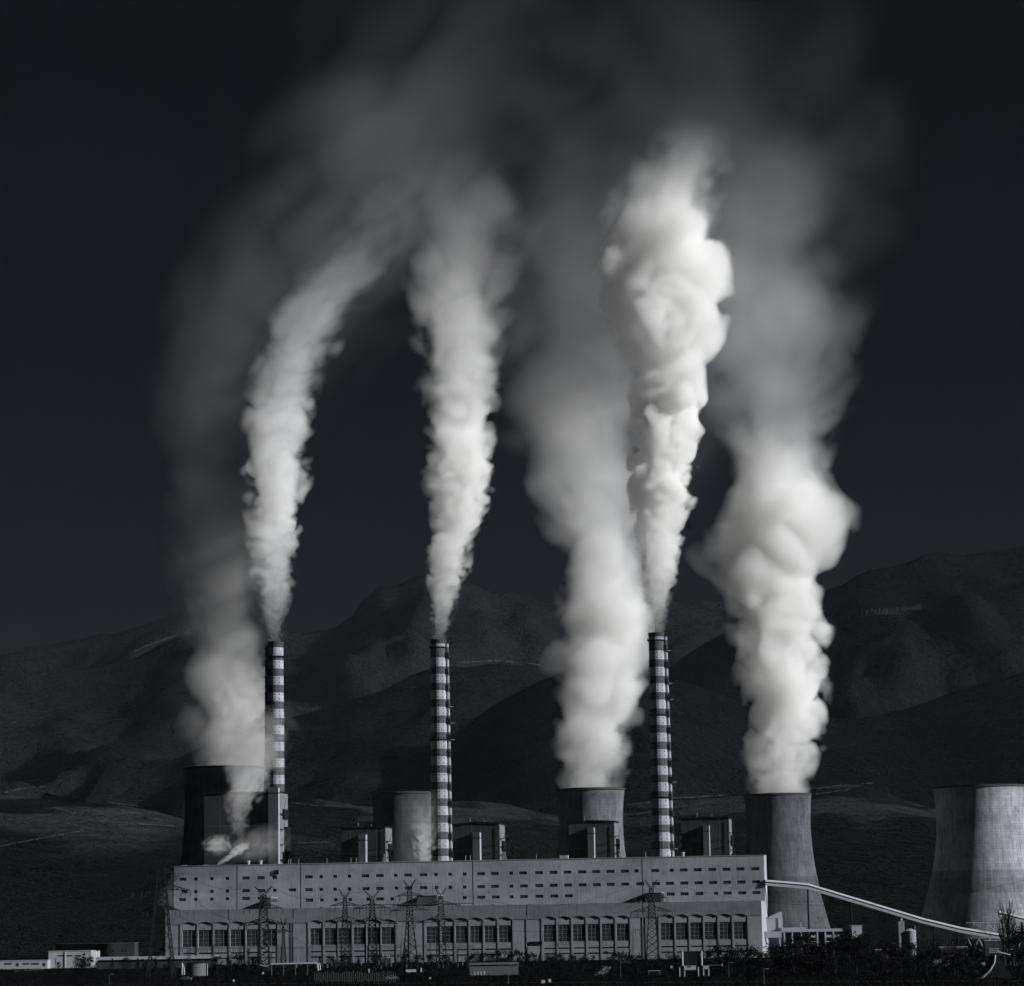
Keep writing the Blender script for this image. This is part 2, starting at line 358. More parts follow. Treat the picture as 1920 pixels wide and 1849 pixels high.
patch('dirt_path', [(24, 1821.5), (37, 1821), (37, 1820), (24, 1820.3)], M['track'])

# ------------------------------------------------------------------ main plant block
TH = R(8.5); NRM = Vector((-math.sin(TH), -math.cos(TH), 0)); DX = Vector((math.cos(TH), -math.sin(TH), 0))
def FP(u, v, back=0.0):
    p0 = Vector((0, 1700, 0)) - NRM * back; d = ray(u, v); k = NRM.dot(p0 - Vector((0, 0, CZ))) / NRM.dot(d)
    p = d * k + Vector((0, 0, CZ)); return (p - p0).dot(DX), p.z
SL = FP(310, 1750)[0]; SR = FP(1429, 1750)[0]
def LX(u, v, back=0.0): return FP(u, v, back)[0] - SL
ORG = Vector((0, 1700, 0)) + DX * SL
HD = 28.0                      # hall depth
BT = 62.2                      # roof height of the tall block
HT = 34.3                      # roof height of the hall

def wall_holes(mb, x0, x1, z0, z1, y, holes, depth=.6, mi=0):
    xs = sorted({x0, x1} | {h[0] for h in holes} | {h[1] for h in holes}); zs = sorted({z0, z1} | {h[2] for h in holes} | {h[3] for h in holes})
    vi = {}
    def vt(x, z):
        if (x, z) not in vi: vi[(x, z)] = len(mb.v); mb.v.append((x, y, z))
        return vi[(x, z)]
    for xa, xb in zip(xs, xs[1:]):
        for za, zb in zip(zs, zs[1:]):
            cx, cz = (xa + xb) / 2, (za + zb) / 2
            if any(h[0] < cx < h[1] and h[2] < cz < h[3] for h in holes): continue
            mb.f.append((vt(xa, za), vt(xb, za), vt(xb, zb), vt(xa, zb))); mb.m.append(mi)
    for a, b, c, d in holes:
        mb.poly([(a, y, c), (b, y, c), (b, y + depth, c), (a, y + depth, c)], mi)
        mb.poly([(a, y, d), (a, y + depth, d), (b, y + depth, d), (b, y, d)], mi)
        mb.poly([(a, y, c), (a, y + depth, c), (a, y + depth, d), (a, y, d)], mi)
        mb.poly([(b, y, c), (b, y, d), (b, y + depth, d), (b, y + depth, c)], mi)

W, w_ = 15, 7.3
rows = [
 (lambda u: 1651 - (u - 342) * .0227, [(342.5, 14), (367, w_), (397, w_), (426, w_), (461, W), (489, W), (515, 10), (579, W), (602, w_), (628, w_), (655, w_), (685, W), (712, W), (742, w_), (765, W), (794, W), (817.5, w_), (844, w_), (871, w_), (902, W), (928, W), (958.5, w_), (981, W), (1011, W), (1038, W), (1064.5, W), (1091.5, W), (1118, W), (1145, W), (1172, W), (1194, 8), (1229, W), (1260, 8), (1282.5, W), (1309, W), (1336, W), (1363, W), (1389, W), (1417, W)]),
 (lambda u: 1674.5 - (u - 342) * .0215, [(346, 12), (367, w_), (397, w_), (426, w_), (461, W), (490, W), (515, w_), (548, W), (579, W), (602, w_), (628, w_), (655, w_), (686, W), (712, W), (743, w_), (766, W), (794, W), (818, w_), (844, w_), (871, w_), (902, W), (928, W), (959, w_), (982, W), (1011, W), (1038, W), (1065, W), (1092, W), (1119, W), (1145, W), (1172, W), (1200, W), (1230, W), (1256, W), (1283, W), (1310, W), (1337, W), (1363.5, W), (1390, W), (1418, W)]),
 (None, [(342, 14), (367, w_), (397, w_), (426, w_), (461, W), (490, W), (515, w_)]),
 (lambda u: 1690.5 - (u - 579) * .0232, [(580, W), (603, w_), (629, w_), (656, w_), (690, w_), (712, W), (735, w_), (871, w_), (902, W), (929, W), (959, w_), (982, W), (1011, W), (1039, W), (1066, W), (1257, W), (1283, W), (1311, W), (1342, 8), (1364, W), (1391, W), (1418, W)])]
blk = empty('boiler_block', ORG, -TH, 'long pale concrete block with three rows of small dark windows', 'power station building')
holes = []
BL, BR = LX(326.5, 1650, HD), LX(1433.5, 1650, HD)
for fn, lst in rows:
    if fn is None: z = FP(420, 1685.5, HD)[1]
    else: z = sum(FP(u, fn(u), HD)[1] for u, _ in lst) / len(lst)
    for u, ww in lst:
        x = LX(u, 1660, HD); hw = ww / 2 * .337; hh = 0.95
        holes.append((round(x - hw, 3), round(x + hw, 3), round(z - hh, 3), round(z + hh, 3)))
mb = MB(); wall_holes(mb, BL, BR, 0.0, BT, HD, holes)
mb.poly([(BL, HD, 0), (BL, HD, BT), (BL, HD + 26, BT), (BL, HD + 26, 0)]); mb.poly([(BR, HD, 0), (BR, HD + 26, 0), (BR, HD + 26, BT), (BR, HD, BT)])
mb.poly([(BL, HD + 26, 0), (BL, HD + 26, BT), (BR, HD + 26, BT), (BR, HD + 26, 0)]); mb.poly([(BL, HD, BT), (BR, HD, BT), (BR, HD + 26, BT), (BL, HD + 26, BT)])
mb.build('wall', M['wall'], blk)
mb = MB(); mb.box(BL - .25, BR + .25, HD - .25, HD + .9, BT + .01, BT + .45); mb.box(BR - .6, BR + .25, HD + .91, HD + 26, BT + .01, BT + .45)
mb.build('parapet', M['concrete'], blk)
wcache = {}
def win_mesh(w2, h2):
    k = (round(w2, 1), round(h2, 1))
    if k not in wcache:
        mb = MB(); mb.box(-w2, w2, 0, .08, -h2, h2, 0)
        n = max(1, int(w2 * 2 / 1.25))
        for i in range(n + 1):
            x = -w2 + i * 2 * w2 / n; mb.box(x - .07, x + .07, -.07, -.004, -h2, h2, 1)
        mb.box(-w2, w2, -.055, -.006, -.07, .07, 1)
        wcache[k] = mb.mesh('window', [M['glass'], M['frame']])
    return wcache[k]
small = []
hs_sorted = sorted(holes, key=lambda h: h[1] - h[0], reverse=True)
for h in hs_sorted[:98]:
    inst('window', win_mesh((h[1] - h[0]) / 2 + .02, (h[3] - h[2]) / 2 + .02), blk, ((h[0] + h[1]) / 2, HD + .45, (h[2] + h[3]) / 2))
mb = MB()
for h in hs_sorted[98:]: mb.box(h[0] - .02, h[1] + .02, HD + .45, HD + .53, h[2] - .02, h[3] + .02)
tag(mb.build('windows', M['glass'], blk), kind='stuff')
for u in (444.6, 564, 887, 1205):       # expansion joints
    x = LX(u, 1660, HD); mb = MB(); mb.box(x - .17, x + .17, HD - .06, HD - .004, 33.5, BT); mb.build('expansion_joint', M['steel'], blk)
x = LX(519, 1641, HD); mb = MB(); mb.box(x - 1.2, x + 1.3, HD - .7, HD - .003, 56.1, 58.9); mb.build('wall_cabinet', M['steel'], blk)
for u0, u1, v0, v1 in ((784, 822, 1679, 1697), (1211, 1241, 1674, 1690), (499, 511, 1683, 1694)):
    x0, x1 = LX(u0, 1690, 14), LX(u1, 1690, 14); z1 = FP(u1, v0, 14)[1]
    mb = MB(); mb.box(x0, x1, 9, HD - .3, HT + .35, z1, 0); mb.box(x0 - .4, x1 + .4, 8.6, HD - .35, z1 + .003, z1 + .4, 1)
    for k in range(4): mb.box(x1 + .004, x1 + .1, 11 + k * 4, 13.2 + k * 4, z1 - 2.8, z1 - .9, 2)
    mb.build('roof_hut', [M['darkclad'] if u0 > 1000 else M['stair'], M['roof'], M['glass']], blk)
    # small vent hoods and pipes on the roof edge
for u in (345, 385, 466, 489, 541, 545, 560, 613, 658, 668, 828, 873, 882, 1006, 1211, 1281, 1063, 1058):
    x = LX(u, 1620, HD + 8); mb = MB()
    if u in (466, 489, 1281): mb.lathe([(.9, 0), (.9, 2.2), (1.3, 2.3), (1.3, 2.9), (.2, 3.3)], 8)
    elif u in (1058, 1063): mb.box(-2.6, 1.0, -1.5, 1.5, 0, 2.6)
    elif u in (385, 345): mb.box(-1.6, 1.6, -1, 1, 0, .9)
    else: mb.bar((0, 0, 0), (0, 0, 3.4), .16, 0, 5); mb.bar((0, 0, 3.4), (.5, 0, 3.4), .16, 0, 5)
    mb.build('roof_vent', M['steelpale'], blk, (x, HD + 8, BT + .003))
for u in (722, 945):                     # a-frame davit posts
    x = LX(u, 1610, HD + 3); mb = MB()
    for dx in (-1.6, -.5, .5, 1.6): mb.bar((dx, 0, 0), (dx * .3, 0, 4.2), .18, 0, 5)
    mb.box(-.9, .9, -.5, .5, 4.0, 4.9); mb.build('roof_davit', M['steelpale'], blk, (x, HD + 3, BT + .46))

# turbine hall -------------------------------------------------
hall = empty('turbine_hall', ORG, -TH, 'low hall with tall grid windows and scalloped arches, along the foot of the pale block', 'power station building')
LEN = SR - SL
groups = [([343, 373, 402, 433, 463, 492], [366, 397, 426, 457, 486, 516]), ([582, 609, 635, 663, 689, 716], [603, 632, 657, 685, 712, 738]),
          ([800, 828, 855, 882, 909, 936], [823, 849, 876, 903, 930, 957]), ([1020, 1047, 1075, 1102, 1129, 1157], [1041, 1068, 1096, 1123, 1150, 1177]),
          ([1240, 1268, 1295, 1322, 1350, 1377], [1262, 1289, 1316, 1343, 1370, 1398])]
bays = []; pil = []
for A, B in groups:
    for a, b in zip(A, B): bays.append((LX(a, 1750) - .3, LX(b, 1750) + .3))
    pil.append((LX(A[0], 1750) - 1.5))
    for i in range(5): pil.append((LX(B[i], 1750) + LX(A[i + 1], 1750)) / 2)
    pil.append(LX(B[5], 1750) + 1.5)
extra = [LX(u, 1750) for u in (338, 545.5, 550, 768, 987, 1205, 1211)]
WZ0, WZ1 = 11.3, 21.8
RY = .22                               # recess of the bays behind the fascia
mb = MB(); hh = [(round(a, 3), round(b, 3), WZ0, WZ1) for a, b in bays]
lh = [(round(a + .2, 3), round(b - .2, 3), z, z + .9) for a, b in bays for z in (6.9, 3.6)]
wall_holes(mb, 0, LEN, 0, HT - 2, RY, hh + lh, .8)
mb.poly([(0, RY, 0), (0, RY, HT - 2), (0, HD - .05, HT - 2), (0, HD - .05, 0)]); 
mb.build('wall', M['hallwall'], hall)
mb = MB(); mb.poly([(LEN, .3, 0), (LEN + 2.4, HD - .05, 0), (LEN + .4, HD - .05, HT), (LEN, .3, HT)]); mb.poly([(LEN, .3, 0), (LEN, .3, HT), (LEN - 1.2, .3, HT), (LEN - 1.2, .3, 0)])
mb.build('end_wall', M['bldg'], hall)
# fascia with an arched cut above each bay
mb = MB(); fb = 25.3; out = [(0, HT), (0, fb)]
for a, b in bays:
    a2, b2 = a - .7, b + .7; out.append((a2, fb - .0)); out.append((a2 + .001, fb + .1))
    for k in range(0, 9):
        t = k / 8; out.append((a2 + (b2 - a2) * t, fb + .1 + 1.35 * math.sin(math.pi * (t * .94 + .03))))
    out.append((b2, fb))
out += [(LEN, fb), (LEN, HT)]
# build fascia as strips: front face quads from the outline up to the top
low = out[1:-1]
for (xa, za), (xb, zb) in zip(low, low[1:]):
    if xb - xa < 1e-6: continue
    mb.poly([(xa, 0, za), (xb, 0, zb), (xb, 0, HT), (xa, 0, HT)]); mb.poly([(xa, 0, za), (xa, RY - .01, za), (xb, RY - .01, zb), (xb, 0, zb)])
mb.poly([(0, 0, fb), (0, 0, HT), (0, RY - .01, HT), (0, RY - .01, fb)]); mb.poly([(LEN - .01, 0, fb), (LEN - .01, RY, fb), (LEN - .01, RY, HT), (LEN - .01, 0, HT)])
mb.poly([(0, 0, HT), (LEN, 0, HT), (LEN, HD - .05, HT), (0, HD - .05, HT)])
mb.build('fascia', M['hall'], hall)
for a, b in bays:
    mb = MB(); mb_pts = []
    for k in range(9):
        t = k / 8; mb_pts.append((a - .9 + (b - a + 1.8) * t, fb + 1.5 * math.sin(math.pi * t)))
    for (xa, za), (xb, zb) in zip(mb_pts, mb_pts[1:]):
        mb.quadbox([(xa, -.4, za + .03), (xb, -.4, zb + .03), (xb, -.004, zb + .03), (xa, -.004, za + .03), (xa, -.4, za + .3), (xb, -.4, zb + .3), (xb, -.004, zb + .3), (xa, -.004, za + .3)])
    mb.build('arch_canopy', M['hall'], hall)
for i, x in enumerate(pil + extra):
    mb = MB(); mb.box(-.16, .16, -.02, RY - .005, 0, fb + (.0 if i < len(pil) else -.05)); mb.box(-.42, -.165, .06, RY - .005, 0, fb - .03, 1)
    mb.box(.165, .34, .06, RY - .008, 0, fb - .06, 1); mb.build('pilaster', [M['pilaster'], M['steel']], hall, (x, 0, 0))  # dark flanking strips paint the shadow lines beside each pilaster
bc = {}
for a, b in bays:
    k = round(b - a, 1)
    if k not in bc:
        w2 = (b - a) / 2 + .02; mb = MB(); mb.box(-w2, w2, 0, .1, 0, WZ1 - WZ0, 0)
        for t in (.34, .68): mb.box(-w2 + 2 * w2 * t - .13, -w2 + 2 * w2 * t + .13, -.22, -.004, 0, WZ1 - WZ0, 1)
        for z in (.2, 2.6, 5.0, 7.4, 9.8): mb.box(-w2, w2, -.14, -.006, z - .11, z + .11, 1)
        for t in (.11, .22, .45, .56, .79, .9): mb.box(-w2 + 2 * w2 * t - .04, -w2 + 2 * w2 * t + .04, -.1, -.008, 0, WZ1 - WZ0, 1)
        bc[k] = mb.mesh('window', [M['glass'], M['mullion']])
    inst('window', bc[k], hall, ((a + b) / 2, RY + .55, WZ0))
    for z in (6.9, 3.6):
        mb = MB(); mb.box(a + .18, b - .18, RY + .5, RY + .58, z - .02, z + .92); mb.build('louvre_band', M['steel'], hall)
for u in (428.8, 550, 768, 988, 1206):
    x = LX(u, 1720); mb = MB(); mb.box(x - .15, x + .15, -.06, -.004, fb + 2.4, HT - .01); mb.build('expansion_joint', M['steel'], hall)
x = LX(997, 1766); mb = MB(); mb.box(x - 1.5, x + 6.5, RY - .5, RY - .004, 9.8, 11.7); mb.build('dark_vent_panel', M['steel'], hall)
for k in range(46):                      # low roof-edge lamps, curb blocks and debris along the hall roof
    u = random.uniform(560, 1425); x = LX(u, 1690)
    mb = MB(); s_ = random.uniform(.3, .9); mb.box(-s_ * 1.4, s_ * 1.4, -.4, .4, 0, s_ * random.choice((.5, .8, 1.3)))
    mb.build('roof_box', M['roof'] if k % 2 else M['steelgrey'], hall, (x, random.uniform(1.0, 6), HT + .01))
mb = MB(); xa, xb = LX(640, 1695), LX(886, 1692); mb.bar((xa, 2.5, HT + 1.4), (xb, 2.5, HT + 1.4), .35, 0, 6)
for k in range(12): x = xa + (xb - xa) * (k + .5) / 12; mb.bar((x, 2.5, HT + .01), (x, 2.5, HT + 1.3), .1)
mb.build('roof_pipe', M['steelgrey'], hall)

# boiler houses ------------------------------------------------
def boiler(uL, uR, vT, back, depth, stair, labels, gable=0, side='litsideclad', front='darkclad', st_top=None, proj=7.0):
    xl, zt = FP(uL, vT, back); xr = FP(uR, vT, back)[0]; xl -= SL; xr -= SL
    wd = xr - xl; p = ORG + DX * xl - NRM * back
    t = empty('boiler_house', (p.x, p.y, 0), -TH, labels, 'boiler house', 'boiler houses behind the long block')
    m1 = M[front].copy()
    mb = MB(); cxm = wd * .45
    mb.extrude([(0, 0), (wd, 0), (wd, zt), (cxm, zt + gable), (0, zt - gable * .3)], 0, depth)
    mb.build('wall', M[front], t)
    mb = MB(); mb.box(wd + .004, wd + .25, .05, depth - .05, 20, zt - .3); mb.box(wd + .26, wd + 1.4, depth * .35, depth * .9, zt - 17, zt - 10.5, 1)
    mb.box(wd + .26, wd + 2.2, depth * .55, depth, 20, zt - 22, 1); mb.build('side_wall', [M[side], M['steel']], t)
    mb = MB()
    zz = [(-.8, zt - gable * .3 + .01), (cxm, zt + gable + .01), (wd + .8, zt + .01)]
    for (xa, za), (xb, zb) in zip(zz, zz[1:]):
        mb.quadbox([(xa, -.8, za), (xb, -.8, zb), (xb, depth + .5, zb), (xa, depth + .5, za), (xa, -.8, za + .8), (xb, -.8, zb + .8), (xb, depth + .5, zb + .8), (xa, depth + .5, za + .8)])
    mb.build('roof', M['steel'], t)
    if stair:
        sL, zt2 = FP(stair[0], stair[2], back - proj); sR = FP(stair[1], stair[2], back - proj)[0]; sL -= SL + xl; sR -= SL + xl
        mb = MB(); mb.box(sL, sR, -proj, -.004, 0, zt2); mb.box(sL - .15, sR + .15, -proj - .15, -.006, zt2 - 4.2, zt2 - 3.6, 1); mb.box(sR + .004, sR + .12, -proj + .2, -proj * .25, 20, zt2 - .6, 2)  # pale strip paints the sunlit right face of the stair tower
        mb.build('stair_tower', [M['stair'], M['steel'], M['bldg']], t)
    mb = MB()
    for k in range(5):
        z = 56 + (zt - 60) * k / 5; mb.box(wd + .27, wd + 3.0, depth * .05, depth * .33, z, z + .3); mb.bar((wd + 2.9, depth * .05, z + .3), (wd + 2.9, depth * .33, z + .3 + (zt - 60) / 5), .12); mb.bar((wd + 2.9, depth * .05, z + .3), (wd + 2.9, depth * .05, z + 1.4), .1)
    mb.build('access_platform', M['steel'], t)
    mb = MB(); mb.bar((wd * .3, depth * .5, zt + gable + .9), (wd * .3, depth * .5, zt + gable + 3.6), .5, 0, 8); mb.bar((wd * .62, depth * .4, zt + gable + .9), (wd * .62, depth * .4, zt + gable + 2.4), .35, 0, 8); mb.build('roof_stack', M['steelgrey'], t)
    mb = MB()
    for k in range(1, 6): mb.box(.3, wd - .3, -.12, -.006, zt * k / 6.2, zt * k / 6.2 + .25)
    for k in range(1, 5): mb.box(wd * k / 5 - .12, wd * k / 5 + .12, -.1, -.007, 2, zt - 1)
    mb.build('cladding_trim', M['steelgrey'], t)
    # pipework on the front
    mb = MB()
    for k in range(3):
        z = zt - 15 - k * 5.0; mb.bar((wd * .55, -.5, z), (wd * .86, -.5, z + 1.6), .16, 0, 5)
    mb.bar((wd - .6, -.7, 10), (wd - .6, -.7, zt - 2), .22, 0, 5); mb.build('pipework', M['steel'], t)
    return t
boiler(383, 523, 1489, 62, 24, (503, 521.5, 1476), 'tallest dark boiler house, wrapped in steam, with grey stair tower at its right edge', proj=5)
boiler(640, 722, 1553, 62, 22, (672, 685, 1564), 'dark boiler house left of the middle striped chimney, flat roofed')
boiler(850, 936, 1547, 62, 22, (886, 899, 1560), 'gabled dark boiler house just right of the middle striped chimney', gable=1.2)
boiler(1066, 1151, 1543, 62, 22, (1101.5, 1113, 1551), 'dark boiler house left of the right striped chimney, below a steaming cooling tower', gable=.8)
boiler(1277, 1366, 1536, 62, 24, (1318, 1329, 1547), 'dark boiler house right of the right striped chimney, at the end of the row', gable=.6)

# ------------------------------------------------------------------ chimneys
def chimney(uT, vT, Y, label, rt, rb, shaft_side, ch_ring):
    top = P(uT, vT, Y); H = top.z
    t = empty('chimney', (top.x, Y, 0), 0, label, 'chimney', 'striped chimneys'); NS = 20
    rad = lambda z: rb + (rt - rb) * (z / H)
    # bands from the top down
    per = 11.05; edges = [H, H - 2.6, H - 4.6, H - 12.0]; mats_ = [3, 0, 1]   # soot rim, messy white, dark
    z = H - 12.0
    while z > 62:
        edges.append(z - 5.85); mats_.append(0); edges.append(z - per); mats_.append(1); z -= per
    mats_[-1] = 0; edges.append(0); mats_.append(2)
    if shaft_side < 0: edges[1:4] = [H - 3.6, H - 9.2, H - 12.3]; 
    e = edges[::-1]; mm = mats_[::-1]
    prof = []; mi = []
    for a, b, k in zip(e, e[1:], mm): 
        if not prof: prof.append((rad(a), a))
        prof.append((rad(b), b)); mi.append(k)
    mb = MB(); mb.lathe(prof, NS, mis=mi, cap=(False, False), a0=.1); mb.lathe([(rt + .25, H - 1.3), (rt + .25, H + .35), (rt - .9, H + .35), (rt - .9, H - 6)], NS, mi=3, cap=(False, False), a0=.1)
    mb.build('shaft', [M['white'], M['red'], M['stack'], M['soot']], t)
    # small dark openings near the band edges
    mb = MB()
    for zz in [x for x in edges[3:-1]]:
        for dz in (-1.3, 1.4):
            for k in range(NS):
                if k % 2: continue
                an = .1 + 2 * math.pi * (k + .5) / NS; r = rad(zz + dz) * math.cos(math.pi / NS)
                c = Vector((math.cos(an) * r, math.sin(an) * r, zz + dz)); tx = Vector((-math.sin(an), math.cos(an), 0)) * .28; nn = Vector((math.cos(an), math.sin(an), 0))
                a0 = c - tx - nn * .1; b0 = c + tx - nn * .1; zv = Vector((0, 0, .5))
                mb.quadbox([a0 - zv, b0 - zv, b0 + nn * .14 - zv, a0 + nn * .14 - zv, a0 + zv, b0 + zv, b0 + nn * .14 + zv, a0 + nn * .14 + zv])
    tag(mb.build('openings', M['black'], t), kind='stuff')
    # lift shaft on the outside
    an = R(-12) if shaft_side > 0 else R(188)
    dirv = Vector((math.cos(an), math.sin(an), 0)); mbs = MB(); z0 = 0
    e2 = sorted(edges)
    for a, b, k in zip(e2, e2[1:], mats_[::-1]):
        ra, rb_ = rad(a) + .95, rad(b) + .95
        if shaft_side > 0 or True:
            k2 = k if shaft_side > 0 else (1 if k != 2 else 2)
            mbs.bar(dirv * ra + Vector((0, 0, a)), dirv * rb_ + Vector((0, 0, b if b < H else H - 2)), 1.15, k2, 8)
    mbs.build('lift_shaft', [M['white'], M['red'], M['stack'], M['soot']], t)
    # landings and dark doors up the shaft
    for k, zz in enumerate([x for x in edges if 20 < x < H - 3 and (edges.index(x) % 2 == 1)]):
        mb = MB(); r = rad(zz) + 1.6; c = dirv * (r + 1.6)
        c = c - dirv * random.uniform(.2, .9)
        if shaft_side > 0:
            mb.box(c.x - 1.8, c.x + 1.9, c.y - 1.1, c.y + 1.1, zz - .5, zz - .2, 0)
            mb.box(c.x - 3.1, c.x - .9, c.y - 1.5, c.y + .6, zz - .2, zz + 3.6, 0)
            for xx in (-1.7, 1.8): mb.bar((c.x + xx, c.y - 1, zz - .2), (c.x + xx, c.y - 1, zz + .9), .06)
            mb.bar((c.x - 1.7, c.y - 1, zz + .9), (c.x + 1.8, c.y - 1, zz + .9), .06)
            if random.random() < .4: mb.box(c.x - .2, c.x + 1.9, c.y - 1.12, c.y + 1.1, zz - .19, zz + .3, 1)
        else:
            mb.box(c.x + .9, c.x + 1.9, c.y - 1.5, c.y - .2, zz + .2, zz + 2.9, 1); mb.box(c.x - .2, c.x + 1.4, c.y - 1.4, c.y + .6, zz - .7, zz - .4, 0)  # pale box paints the bright reflection of a shaft window
        mb.build('landing', [M['steel'], M['steelpale']], t)
    for zr, rr in ch_ring:
        mb = MB(); zr_ = H - zr; r = rad(zr_)
        mb.lathe([(r + .02, zr_ - .9), (r + rr, zr_ - .15), (r + rr, zr_ + .1), (r + .02, zr_ + .1)], NS, cap=(False, False))
        for k in range(NS):
            a = 2 * math.pi * k / NS; p = Vector((math.cos(a), math.sin(a), 0)) * (r + rr - .1); p2 = Vector((math.cos(a + 2 * math.pi / NS), math.sin(a + 2 * math.pi / NS), 0)) * (r + rr - .1)
            mb.bar(p + Vector((0, 0, zr_)), p + Vector((0, 0, zr_ + 1.2)), .06); mb.bar(p + Vector((0, 0, zr_ + 1.2)), p2 + Vector((0, 0, zr_ + 1.2)), .06)
        mb.build('gallery', M['steel'], t)
    mb = MB()
    for k in range(3):
        a = k * 2.1 + .4; mb.bar((math.cos(a) * (rt + .3), math.sin(a) * (rt + .3), H - 1), (math.cos(a) * (rt + .3), math.sin(a) * (rt + .3), H + 2.4), .07)
    mb.build('lightning_rod', M['steel'], t)
    return t, top
ch1, T1 = chimney(517, 1205, 1830, 'left striped chimney with one wide gallery, its foot hidden in steam', 5.15, 6.2, -1, [(9.6, 1.6)])
ch2, T2 = chimney(821.5, 1201, 1830, 'middle striped chimney, standing between two small boiler houses', 5.2, 6.8, 1, [(4.6, 1.0), (67, 1.0)])
ch3, T3 = chimney(1230.5, 1188, 1830, 'right striped chimney, the one between the two steaming cooling towers', 5.3, 7.2, 1, [(4.6, 1.1), (55, 1.0), (110, 1.0)])

# ------------------------------------------------------------------ cooling towers
def cooling_tower(uC, vT, Y, Rt, label, mat, legs=True, tk=.955):
    c = P(uC, vT, Y); H = c.z
    t = empty('cooling_tower', (c.x, Y, 0), 0, label, 'cooling tower', 'cooling towers')
    zt_ = H * .80; a = Rt * tk; bb = (H - zt_) / math.sqrt((Rt / a) ** 2 - 1); rbot = Rt * 1.52; b2 = (zt_ - 8) / math.sqrt((rbot / a) ** 2 - 1)
    rr = lambda z: a * math.sqrt(1 + ((z - zt_) / (bb if z > zt_ else b2)) ** 2)
    prof = [(rr(z), z) for z in np.linspace(8, H, 42)]
    mb = MB(); mb.lathe(prof, 120, cap=(False, False)); inner = [(r - .6, z) for r, z in prof][::-1]
    mb.lathe(inner, 120, cap=(False, False)); mb.lathe([(prof[-1][0], H), (prof[-1][0] - .6, H)], 120, cap=(False, False)); mb.lathe([(prof[0][0] - .6, 8), (prof[0][0], 8)], 120, cap=(False, False))
    mb.build('shell', mat, t, smooth=True)
    mb = MB(); mb.lathe([(Rt + .02, H - 1.3), (Rt + .5, H - 1.2), (Rt + .5, H + .25), (Rt - .62, H + .25), (Rt - .62, H - .4)], 120, cap=(False, False)); mb.build('rim', M['soot'], t)
    mb = MB()
    for k in range(44):
        a1 = 2 * math.pi * k / 44; a2 = 2 * math.pi * (k + .5) / 44; a3 = 2 * math.pi * (k + 1) / 44; r0 = prof[0][0] + 1.2; r1 = prof[0][0] - .3
        mb.bar((r0 * math.cos(a2), r0 * math.sin(a2), 0), (r1 * math.cos(a1), r1 * math.sin(a1), 8.1), .45, 0, 5); mb.bar((r0 * math.cos(a2), r0 * math.sin(a2), 0), (r1 * math.cos(a3), r1 * math.sin(a3), 8.1), .45, 0, 5)
    mb.build('leg_ring', M['concrete'], t)
    mb = MB(); mb.lathe([(rbot + 2.5, 0), (rbot + 2.5, 1.4), (rbot + 1.9, 1.4), (rbot + 1.9, .2)], 60, cap=(False, False)); mb.build('basin_wall', M['concrete'], t)
    return t, c
tm_dk = tower_mat('shaded_tower_concrete', .095, .8); tm_mid = tower_mat('streaked_tower_concrete', .13, .85); tm_pale = tower_mat('lit_tower_concrete', .30, .7, 110, 1.9, .15)  # uneven lighting between towers is painted in as darker and paler concrete
tm_left = tower_mat('left_tower_concrete', .13, .85); tm_grey = tower_mat('grey_tower_concrete', .075, .85)  # leftmost tower has the same mid grey shell as the streaked one
_, C0 = cooling_tower(420, 1440, 1915, 28.6, 'leftmost cooling tower, dark, partly behind the tallest boiler house', tm_left)
_, C2 = cooling_tower(759, 1487, 1887, 23.0, 'small-looking cooling tower with no steam above it, behind the middle striped chimney', tm_grey)
_, C3 = cooling_tower(1107.5, 1480, 1905, 23.7, 'streaky cooling tower steaming to the left of the right striped chimney', tm_mid, tk=.93)
_, C4 = cooling_tower(1458, 1490, 2010, 24.6, 'grey cooling tower steaming behind the right end of the long pale block', tm_dk)
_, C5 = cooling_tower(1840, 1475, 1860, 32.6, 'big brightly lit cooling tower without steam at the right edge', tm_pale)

# ------------------------------------------------------------------ buildings at the sides
def u2x(u, v, Y): return P(u, v, Y)
def simple_building(u0, u1, v0, Y, depth, label, cat, wins=(), mat='bldg', side=None, zb=0.0, roofm='concrete'):
    a = P(u0, v0, Y); b = P(u1, v0, Y); H = (a.z + b.z) / 2; wd = b.x - a.x
    t = empty(cat.replace(' ', '_'), (a.x, Y, 0), 0, label, cat)
    holes = []
    for (ua, ub, va, vb) in wins:
        p = P(ua, va, Y); q_ = P(ub, vb, Y); holes.append((round(p.x - a.x, 3), round(q_.x - a.x, 3), round(max(q_.z, .1), 3), round(p.z, 3)))
    mb = MB(); wall_holes(mb, 0, round(wd, 3), zb, H, 0, holes, .4)
    mb.poly([(0, 0, zb), (0, 0, H), (0, depth, H), (0, depth, zb)]); mb.poly([(wd, 0, zb), (wd, depth, zb), (wd, depth, H), (wd, 0, H)]); mb.poly([(0, depth, zb), (0, depth, H), (wd, depth, H), (wd, depth, zb)])
    mb.build('wall', M[mat], t)
    for h in holes:
        mb = MB(); mb.box(h[0] - .02, h[1] + .02, .25, .32, h[2] - .02, h[3] + .02, 0)
        n = max(1, int((h[1] - h[0]) / 1.6))
        for i in range(n + 1): x = h[0] + (h[1] - h[0]) * i / n; mb.box(x - .05, x + .05, .12, .246, h[2], h[3], 1)
        mb.build('window', [M['glass'], M['frame']], t)
    mb = MB(); mb.box(-.3, wd + .3, -.3, depth + .3, H + .003, H + .4); mb.build('roof', M[roofm], t)
    return t, wd, H
t, wd, H = simple_building(91, 170, 1784, 1700, 18, 'white two storey workshop with a band of windows, at far left beside trees', 'workshop', [(108, 120, 1791, 1793.6), (124, 136, 1791, 1793.6), (139.5, 153, 1791, 1793.6)])
